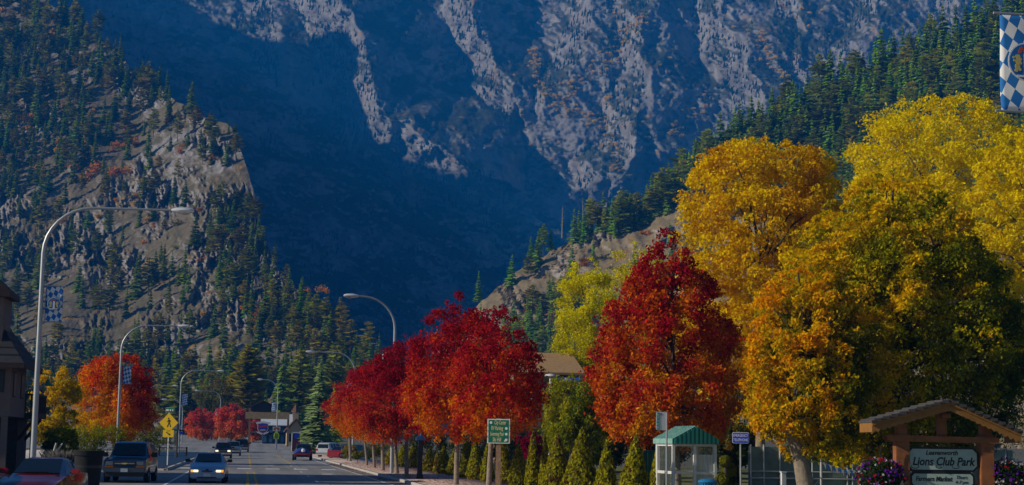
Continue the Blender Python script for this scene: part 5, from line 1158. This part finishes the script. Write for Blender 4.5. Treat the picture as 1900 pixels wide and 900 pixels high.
    order = r.permutation(k)[:min(k, 26)]
    for q in order:
        e = Vector(C[q]); s0 = fork.lerp(top, float(np.clip((e.z-zf)/(top.z-zf)*0.6, 0.0, 0.95))); mid = s0.lerp(e, 0.5)+Vector((0,0,0.12*(e-s0).length*(1 if droop < 0.5 else 2)))
        m.tube([s0, mid, e], [trunk_r*0.36,trunk_r*0.22,trunk_r*0.06], 5)
    m.build('limbs', M_limb, t, True)
    return t
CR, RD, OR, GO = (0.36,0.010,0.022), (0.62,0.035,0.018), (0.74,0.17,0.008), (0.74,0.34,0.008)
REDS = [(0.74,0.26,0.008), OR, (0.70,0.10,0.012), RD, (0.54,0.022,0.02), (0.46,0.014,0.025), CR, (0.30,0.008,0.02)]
def by_px(name, d, tpx, l, r_, top, bot, label, prof, n, leaf, pal, seed, **kw):
    P = base(tpx, d); s = d/F; z1, z0 = zat(P, top), zat(P, bot); cx = ((l+r_)/2-tpx)*s; rx = (r_-l)/2*s
    P.z += kw.pop('dz', 0); return leafy(name, P, cx, z0, z1, rx, prof, n, leaf, pal, label, seed=seed, **kw)
# right-hand row of red trees
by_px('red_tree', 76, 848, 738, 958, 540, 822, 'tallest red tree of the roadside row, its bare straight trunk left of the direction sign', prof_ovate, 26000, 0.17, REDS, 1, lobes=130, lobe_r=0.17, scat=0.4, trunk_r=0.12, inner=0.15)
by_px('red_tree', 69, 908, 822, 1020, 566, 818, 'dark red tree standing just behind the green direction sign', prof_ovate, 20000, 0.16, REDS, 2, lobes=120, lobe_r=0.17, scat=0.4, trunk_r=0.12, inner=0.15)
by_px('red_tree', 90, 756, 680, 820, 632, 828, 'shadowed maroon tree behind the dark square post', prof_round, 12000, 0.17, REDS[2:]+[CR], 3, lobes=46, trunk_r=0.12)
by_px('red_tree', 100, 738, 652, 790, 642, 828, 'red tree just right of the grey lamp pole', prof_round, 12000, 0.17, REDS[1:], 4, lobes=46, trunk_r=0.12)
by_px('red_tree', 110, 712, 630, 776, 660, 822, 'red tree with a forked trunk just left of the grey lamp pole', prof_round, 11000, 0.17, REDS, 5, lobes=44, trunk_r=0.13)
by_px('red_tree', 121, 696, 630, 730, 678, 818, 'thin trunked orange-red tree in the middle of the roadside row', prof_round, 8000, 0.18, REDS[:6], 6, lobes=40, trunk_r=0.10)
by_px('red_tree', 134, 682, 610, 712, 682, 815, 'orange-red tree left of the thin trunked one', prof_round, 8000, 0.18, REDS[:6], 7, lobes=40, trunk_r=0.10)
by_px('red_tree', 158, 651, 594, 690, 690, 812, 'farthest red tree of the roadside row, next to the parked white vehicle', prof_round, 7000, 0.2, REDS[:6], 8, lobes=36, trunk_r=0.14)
# the big red tree behind the shelter
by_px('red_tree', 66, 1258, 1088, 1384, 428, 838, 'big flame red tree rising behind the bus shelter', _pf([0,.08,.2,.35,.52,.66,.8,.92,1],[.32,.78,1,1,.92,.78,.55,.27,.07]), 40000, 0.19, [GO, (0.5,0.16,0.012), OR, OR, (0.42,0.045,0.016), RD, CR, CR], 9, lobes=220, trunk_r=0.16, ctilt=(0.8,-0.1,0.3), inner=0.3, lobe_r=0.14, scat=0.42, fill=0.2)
# yellow and golden trees
YEL = [(0.58,0.42,0.004),(0.82,0.60,0.003),(0.90,0.68,0.003),(0.92,0.71,0.003)]
by_px('yellow_tree', 118, 1085, 1020, 1150, 478, 720, 'lemon yellow tree between the two red trees', prof_round, 20000, 0.2, [(0.42,0.42,0.006),(0.70,0.62,0.004),(0.84,0.74,0.004),(0.88,0.76,0.004)], 10, lobes=60, trunk_r=0.15, ctilt=(0.7,0.0,0.3))
by_px('yellow_tree', 124, 1170, 1100, 1260, 448, 700, 'pale yellow tree half hidden behind the big flame red tree', prof_round, 13000, 0.2, [(0.46,0.40,0.02),(0.70,0.60,0.01),(0.80,0.68,0.008)], 11, lobes=55, trunk_r=0.15)
GOLD = [(0.58,0.27,0.004),(0.70,0.38,0.003),(0.80,0.49,0.003),(0.86,0.57,0.003),(0.90,0.65,0.003)]
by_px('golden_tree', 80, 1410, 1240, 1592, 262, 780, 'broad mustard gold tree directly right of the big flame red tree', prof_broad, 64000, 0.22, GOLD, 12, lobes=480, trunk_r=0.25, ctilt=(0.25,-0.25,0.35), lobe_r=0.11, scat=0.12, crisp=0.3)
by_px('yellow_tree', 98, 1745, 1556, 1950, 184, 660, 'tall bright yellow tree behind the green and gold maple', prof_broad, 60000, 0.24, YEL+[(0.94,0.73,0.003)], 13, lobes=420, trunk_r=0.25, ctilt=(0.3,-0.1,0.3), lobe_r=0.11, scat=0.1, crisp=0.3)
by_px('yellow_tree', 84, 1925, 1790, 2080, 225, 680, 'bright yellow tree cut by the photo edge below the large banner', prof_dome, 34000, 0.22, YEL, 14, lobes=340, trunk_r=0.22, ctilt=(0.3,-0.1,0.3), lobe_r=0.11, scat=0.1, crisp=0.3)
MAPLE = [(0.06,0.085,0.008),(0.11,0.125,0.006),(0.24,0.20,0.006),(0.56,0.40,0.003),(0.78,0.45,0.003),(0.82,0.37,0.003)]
by_px('maple_tree', 55, 1495, 1372, 1630, 485, 858, 'orange and gold maple with the thick pale leaning trunk', prof_round, 40000, 0.16, MAPLE[1:], 15, lobes=260, trunk_r=0.30, ctilt=(0.35,-0.4,0.4), lobe_r=0.15, inner=0.5, trunk_x=0.3, lean=-0.75, scat=0.08, crisp=0.5)  # sunlight painted into the left and outer leaves, shade into the greener inner ones
by_px('maple_tree', 60, 1660, 1378, 1935, 322, 868, 'huge green and gold maple overhanging the park sign', _pf([0,.12,.3,.5,.68,.8,.9,.97,1], [.5,.8,1,.93,.77,.62,.45,.24,.1]), 125000, 0.17, [(0.09,0.11,0.006),(0.18,0.19,0.005),(0.34,0.32,0.004),(0.58,0.44,0.003),(0.76,0.46,0.003)], 16, lobes=850, trunk_r=0.35, ctilt=(0.75,-0.45,0.4), lobe_r=0.085, inner=0.5, trunkm=M_limb, scat=0.05, crisp=0.6)  # green and gold leaves; shade painted into the low, inner and right-hand ones
# weeping green tree and the small red shrub among the hedge
by_px('weeping_tree', 88, 1060, 1005, 1118, 690, 838, 'green weeping tree between the tan building and the big flame red tree', prof_dome, 17000, 0.17, [(0.16,0.20,0.012),(0.26,0.30,0.015),(0.38,0.38,0.018),(0.50,0.44,0.018)], 17, lobes=60, trunk_r=0.14, droop=1.3, ctilt=(0.3,-0.2,0.3))
by_px('red_shrub', 84, 985, 955, 1012, 800, 852, 'small crimson shrub between the shaded conical trees', prof_round, 2600, 0.14, [(0.34,0.01,0.05),(0.24,0.008,0.04)], 18, lobes=22, trunk_r=0.06, cat='shrub')
by_px('green_tree', 100, 1180, 1105, 1250, 770, 850, 'yellow-green bushy tree low behind the conical trees', prof_round, 6000, 0.18, [(0.08,0.09,0.012),(0.2,0.18,0.02),(0.34,0.27,0.02)], 19, lobes=40, trunk_r=0.1)
# left side
by_px('orange_tree', 134, 212, 130, 296, 655, 822, 'round tree turning from gold to red behind the second street lamp', prof_round, 26000, 0.24, [(0.74,0.46,0.005),(0.84,0.40,0.005),(0.86,0.27,0.007),(0.88,0.17,0.010),(0.80,0.075,0.014),(0.45,0.016,0.016)], 20, lobes=140, lobe_r=0.17, trunk_r=0.16, ctilt=(0.7,0.45,0.25))
by_px('yellow_tree', 120, 100, 52, 146, 678, 838, 'golden yellow tree behind the balcony of the chalet building', prof_round, 13000, 0.22, [(0.26,0.22,0.006),(0.56,0.40,0.005),(0.80,0.52,0.004),(0.84,0.54,0.004)], 21, lobes=55, trunk_r=0.14, ctilt=(0.8,0,0.3))
for k, (px, d, l, r_, tp, bt, lab) in enumerate(((108,92,78,146,794,850,'green shrub behind the feathery grass'),(168,108,112,238,790,848,'olive green hedge shrub above the dark tub'),(262,142,212,306,784,842,'dark green shrub under the red side of the orange tree'),(310,230,288,334,782,834,'grey-green shrub behind the pedestrian crossing sign'))):
    by_px('shrub', d, px, l, r_, tp, bt, lab, prof_dome, 5200, 0.15, [(0.09,0.12,0.010),(0.20,0.22,0.012),(0.36,0.33,0.012)], 30+k, lobes=26, trunk_r=0.05, cat='shrub')
PINKS = [(0.78,0.30,0.05),(0.78,0.18,0.05),(0.74,0.10,0.07),(0.62,0.06,0.08)]  # reds brightened and pinkened, distance haze painted into the leaves
by_px('red_tree', 350, 376, 342, 400, 757, 816, 'distant pink-red tree left of the far lamp at the end of the road', prof_round, 5200, 0.5, PINKS, 40, lobes=40, trunk_r=0.2)
by_px('red_tree', 366, 392, 372, 420, 762, 816, 'distant pink-red tree directly behind the far lamp', prof_round, 3600, 0.5, PINKS, 41, lobes=34, trunk_r=0.2)
by_px('red_tree', 338, 428, 396, 462, 748, 817, 'distant pink-red tree right of the far lamp at the end of the road', prof_round, 6200, 0.5, PINKS, 42, lobes=44, trunk_r=0.2)
by_px('red_tree', 345, 470, 445, 492, 764, 818, 'distant orange-red tree behind the post of the long beam', prof_round, 3600, 0.5, PINKS, 43, lobes=34, trunk_r=0.2)
for k, (px, d, l, r_, tp, bt, lab, pal) in enumerate(((388,430,358,424,690,800,'distant olive green tree above the pink-red trees',[(0.08,0.10,0.03),(0.16,0.15,0.03),(0.28,0.22,0.04)]),(345,460,320,372,730,815,'hazy grey-green tree at the end of the side street',[(0.08,0.09,0.04),(0.14,0.13,0.06)]),(60,300,22,92,690,812,'dark green tree behind the yellow tree and chalet building',[(0.04,0.06,0.015),(0.12,0.12,0.02)]))):
    by_px('green_tree', d, px, l, r_, tp, bt, lab, prof_round, 5200, 0.6, pal, 50+k, lobes=50, trunk_r=0.25)

for k, (px, d, l, r_, tp, bt, lab) in enumerate(((790,128,752,832,800,856,'dark green hedge shrub behind the square wooden post'),(868,118,826,912,796,852,'dark green hedge shrub behind the tallest red tree'),(945,112,900,992,790,852,'dark green hedge shrub behind the direction sign'),(1045,108,985,1105,780,856,'dark hedge shrub under the weeping tree'))):
    by_px('shrub', d, px, l, r_, tp, bt, lab, prof_broad, 3600, 0.17, [(0.025,0.04,0.008),(0.05,0.07,0.01)], 80+k, lobes=30, trunk_r=0.05, cat='shrub')
for k, (px, d, l, r_, tp, bt, lab) in enumerate(((1120,98,1070,1165,796,862,'low dark shrub behind the tallest conical evergreen'),(1225,100,1165,1285,792,862,'low dark shrub behind the bus stop post'),(1345,98,1285,1410,790,862,'low dark shrub behind the telephone sign'),(1330,130,1230,1440,640,842,'dark olive tree behind the shelter and the telephone sign'),(1560,125,1440,1680,640,838,'dark olive tree behind the pennant string'),(1800,120,1670,1960,600,838,'dark olive tree behind the park sign'))):
    by_px('green_tree', d, px, l, r_, tp, bt, lab, prof_broad, 9000, 0.24, [(0.04,0.06,0.008),(0.09,0.10,0.01),(0.2,0.17,0.01)], 90+k, lobes=60, trunk_r=0.16)
# conical hedge trees
def cone_tree(P, H, rad, label, seed, col=(0.34,0.31,0.012), group=None):
    r = np.random.default_rng(seed); t = thing('conical_tree', P, label, 'conical tree', r.uniform(0,6), group); t.rotation_euler = (r.normal(0,0.02), r.normal(0,0.025), r.uniform(0,6)); n = int(2600*min(1.6, max(0.5, H*rad/1.6)))
    pr = lambda q: np.clip(np.minimum(1.0, 0.72+q*2.2)*(1-q)**0.82, 0, 1)
    MB().lathe([(rad*0.6,0.02)]+[(rad*0.86*float(pr(np.array(q))),H*q) for q in (0.08,0.2,0.4,0.6,0.8,0.95)]+[(0,H*0.98)],(0,0,0),14).build('core', mat('hedge_core', (0.035,0.045,0.010), 0.95, var=0.3), t, True)
    q = 1-np.sqrt(r.random(n)*0.998); a = r.uniform(0,2*np.pi,n); R_ = rad*pr(q)*(1+0.14*fbm(np.cos(a)*2+seed*2.7,q*7+np.sin(a)*2,3))*r.uniform(0.84,1.04,n)
    p = np.stack([R_*np.cos(a),R_*np.sin(a),H*q+r.normal(0,0.02,n)],-1); nr = np.stack([np.cos(a),np.sin(a),np.full(n,0.35)],-1)+r.normal(size=(n,3))*0.55; nr /= np.linalg.norm(nr,axis=1)[:,None]
    u = np.array([0,0,1.0])+r.normal(size=(n,3))*0.35; u -= nr*np.sum(u*nr,1)[:,None]; u /= np.linalg.norm(u,axis=1)[:,None]; b = np.cross(nr,u); L = (0.10*r.uniform(.7,1.4,n))[:,None]
    v = np.stack([p-u*L*.5,p+b*L*.4,p+u*L*.7,p-b*L*.4],1).reshape(-1,3); g = fbm(p[:,0]*3+seed,p[:,2]*3,3)[:,None]
    link('foliage', mesh_np('foliage', v, np.arange(4*n).reshape(n,4), np.clip(np.where(g > 0.42, np.array((0.20,0.11,0.02)), np.array(col)*(1+0.45*g))*r.uniform(.6,1.4,(n,1)),0,1)), M_leaf, t)
    MB().tube([(0,0,-0.1),(0,0,0.25)],0.06,6).build('trunk', M_limb, t)
CONES = [  # px, depth, top row, radius in px
 (728,138,824,14),(748,128,826,14),(765,122,822,12),(797,110,832,15),(812,106,838,9),(826,101,829,14),(842,97,834,14),(862,92,820,13),(884,87,815,15),
 (905,83,818,14),(938,79,815,15),(962,76,822,15),(990,72,803,17),(1012,69,812,12),(1034,66,808,25),(1076,61,802,32),(1124,58,822,26),(1176,57,811,27),(1222,60,822,22),(1352,60,792,24)]
for k, (px, d, top, rp) in enumerate(CONES):
    P = base(px, d); P.z = 0.1; H = zat(P, top)*1.06; rp = rp*float(np.random.default_rng(500+k).uniform(0.85, 1.2))
    if px <= 900: lab, grp = 'sunlit conical evergreen in the hedge row behind the red trees', 'conical evergreens behind the red trees'
    elif px < 1030: lab, grp = 'shaded dark conical evergreen in the hedge row near the direction sign', 'shaded conical evergreens near the direction sign'
    else: lab, grp = {1034:'yellow-green conical evergreen leaning on the taller one, nearest to the shaded ones',1076:'tallest conical evergreen below the weeping tree',1124:'shorter wide conical evergreen between two taller ones',1176:'neat pointed conical evergreen left of the green container',1222:'conical evergreen directly behind the bus stop post',1352:'dark spiral-cut evergreen between the shelter and the telephone sign'}[px], None
    cone_tree(P, H, rp*1.15*d/F, lab, 100+k, (0.05,0.07,0.012) if px == 1352 else (0.34,0.31,0.012), grp)
for k, (px, d, top, rp) in enumerate(((1346,57,856,11),(1352,57.3,872,14),(1340,56.6,890,12))):
    P = base(px, d); zc = zat(P, top); r = np.random.default_rng(k)
    if k == 0: hb = thing('clipped_bush', P, 'yellow-green bush clipped into stacked balls right of the shelter', 'bush'); PB = P
    n = 900; q = r.normal(size=(n,3)); q /= np.linalg.norm(q,axis=1)[:,None]; p = q*rp*d/F*r.uniform(.85,1.05,(n,1))+np.array([P.x-PB.x,P.y-PB.y,zc]); a = np.cross(q, r.normal(size=(n,3))); a /= np.linalg.norm(a,axis=1)[:,None]; b = np.cross(q+r.normal(size=(n,3))*.4, a)
    link('ball', mesh_np('ball', np.stack([p-a*.05,p+b*.04,p+a*.05,p-b*.04],1).reshape(-1,3), np.arange(4*n).reshape(n,4), np.array((0.17,0.17,0.015))*r.uniform(.6,1.4,(n,1))), M_leaf, hb)
    if k == 2: MB().tube([(0,0,0),(0,0,zat(PB,858))],0.06,6).build('trunk', M_limb, hb)
# low rounded bushes at the far end of the kerb
for k, (px, d, l, r_, tp, bt, lab) in enumerate(((645,160,632,664,826,850,'round yellow-green bush behind the farthest roadside trunk'),(664,150,655,674,838,852,'small golden bush beside the round yellow-green bush'),(700,142,672,730,824,848,'long green bush behind the thin trunks'),(575,226,568,584,828,836,'small bright green bush beside the trailer'))):
    by_px('bush', d, px, l, r_, tp, bt, lab, prof_dome, 2600, 0.13, [(0.12,0.13,0.012),(0.22,0.20,0.014),(0.42,0.30,0.015)] if k != 2 else [(0.06,0.08,0.012),(0.16,0.16,0.014)], 60+k, lobes=22, trunk_r=0.04, cat='bush')
# town conifers
def big_conifer(name, px, d, top, wpx, kind, label, seed, whorls, per, tint, bot=None):
    v, f, mi, c = conifer_arrays(seed, kind, whorls, per); P = base(px, d); H = zat(P, top); v = v*H; R0 = {'fir':.19,'pine':.21,'spruce':.20}[kind]; k = (wpx/2*d/F)/(R0*H); v[:,:2] *= k
    t = thing(name, P, label, 'tree'); nd = mi == 1
    link('crown', mesh_np('crown', v, f[nd], np.clip(c[nd]*np.array(tint),0,1)), M_needle, t); MB().tube([(0,0,-0.2),(0,0,H*0.5),(0,0,H*0.97)],[H*.017,H*.011,H*.002],8).build('trunk', M_bark, t)
big_conifer('spruce_tree', 592, 240, 664, 78, 'spruce', 'blue-green spruce standing beside the street end', 301, 46, 15, (2.4,2.2,1.5))
big_conifer('spruce_tree', 618, 262, 715, 46, 'fir', 'yellow-green fir just right of the blue-green spruce', 302, 34, 12, (4.5,3.4,1.2))
big_conifer('pine_tree', 456, 430, 640, 74, 'pine', 'tall pine with orange-tinged needles behind the motel', 303, 40, 14, (2.3,1.9,0.8))
big_conifer('pine_tree', 428, 445, 690, 40, 'pine', 'shorter olive pine left of the tall orange-tinged pine', 304, 30, 12, (2.8,2.2,1.0))
r = np.random.default_rng(71); arrs = [conifer_arrays(400+k, 'fir', 22, 9) for k in range(3)] + [conifer_arrays(410+k, 'pine', 22, 9) for k in range(3)]
mes = []
for v, f, mi, c in arrs:
    me = mesh_np('town_conifer', v, f, c*2.0, mi); me.materials.append(M_bark); me.materials.append(M_needle); mes.append(me)
for k in range(54):
    px = float(r.uniform(300, 770)); d = float(r.uniform(430, 600)); k2 = int(r.integers(0,6)); h = float(r.uniform(14, 24))*(1.15 if 500 < px < 640 else 0.85); P = base(px, d)
    o = bpy.data.objects.new('pine_tree' if k2 > 2 else 'fir_tree', mes[k2]); COL.objects.link(o); o.location = P-Vector((0,0,0.3)); o.scale = (h*1.1,h*1.1,h); o.rotation_euler = (0,0,float(r.uniform(0,6.28)))
    tag(o, 'dark conifer in the belt of trees behind the end of the road', 'tree', 'conifers behind the end of the road')
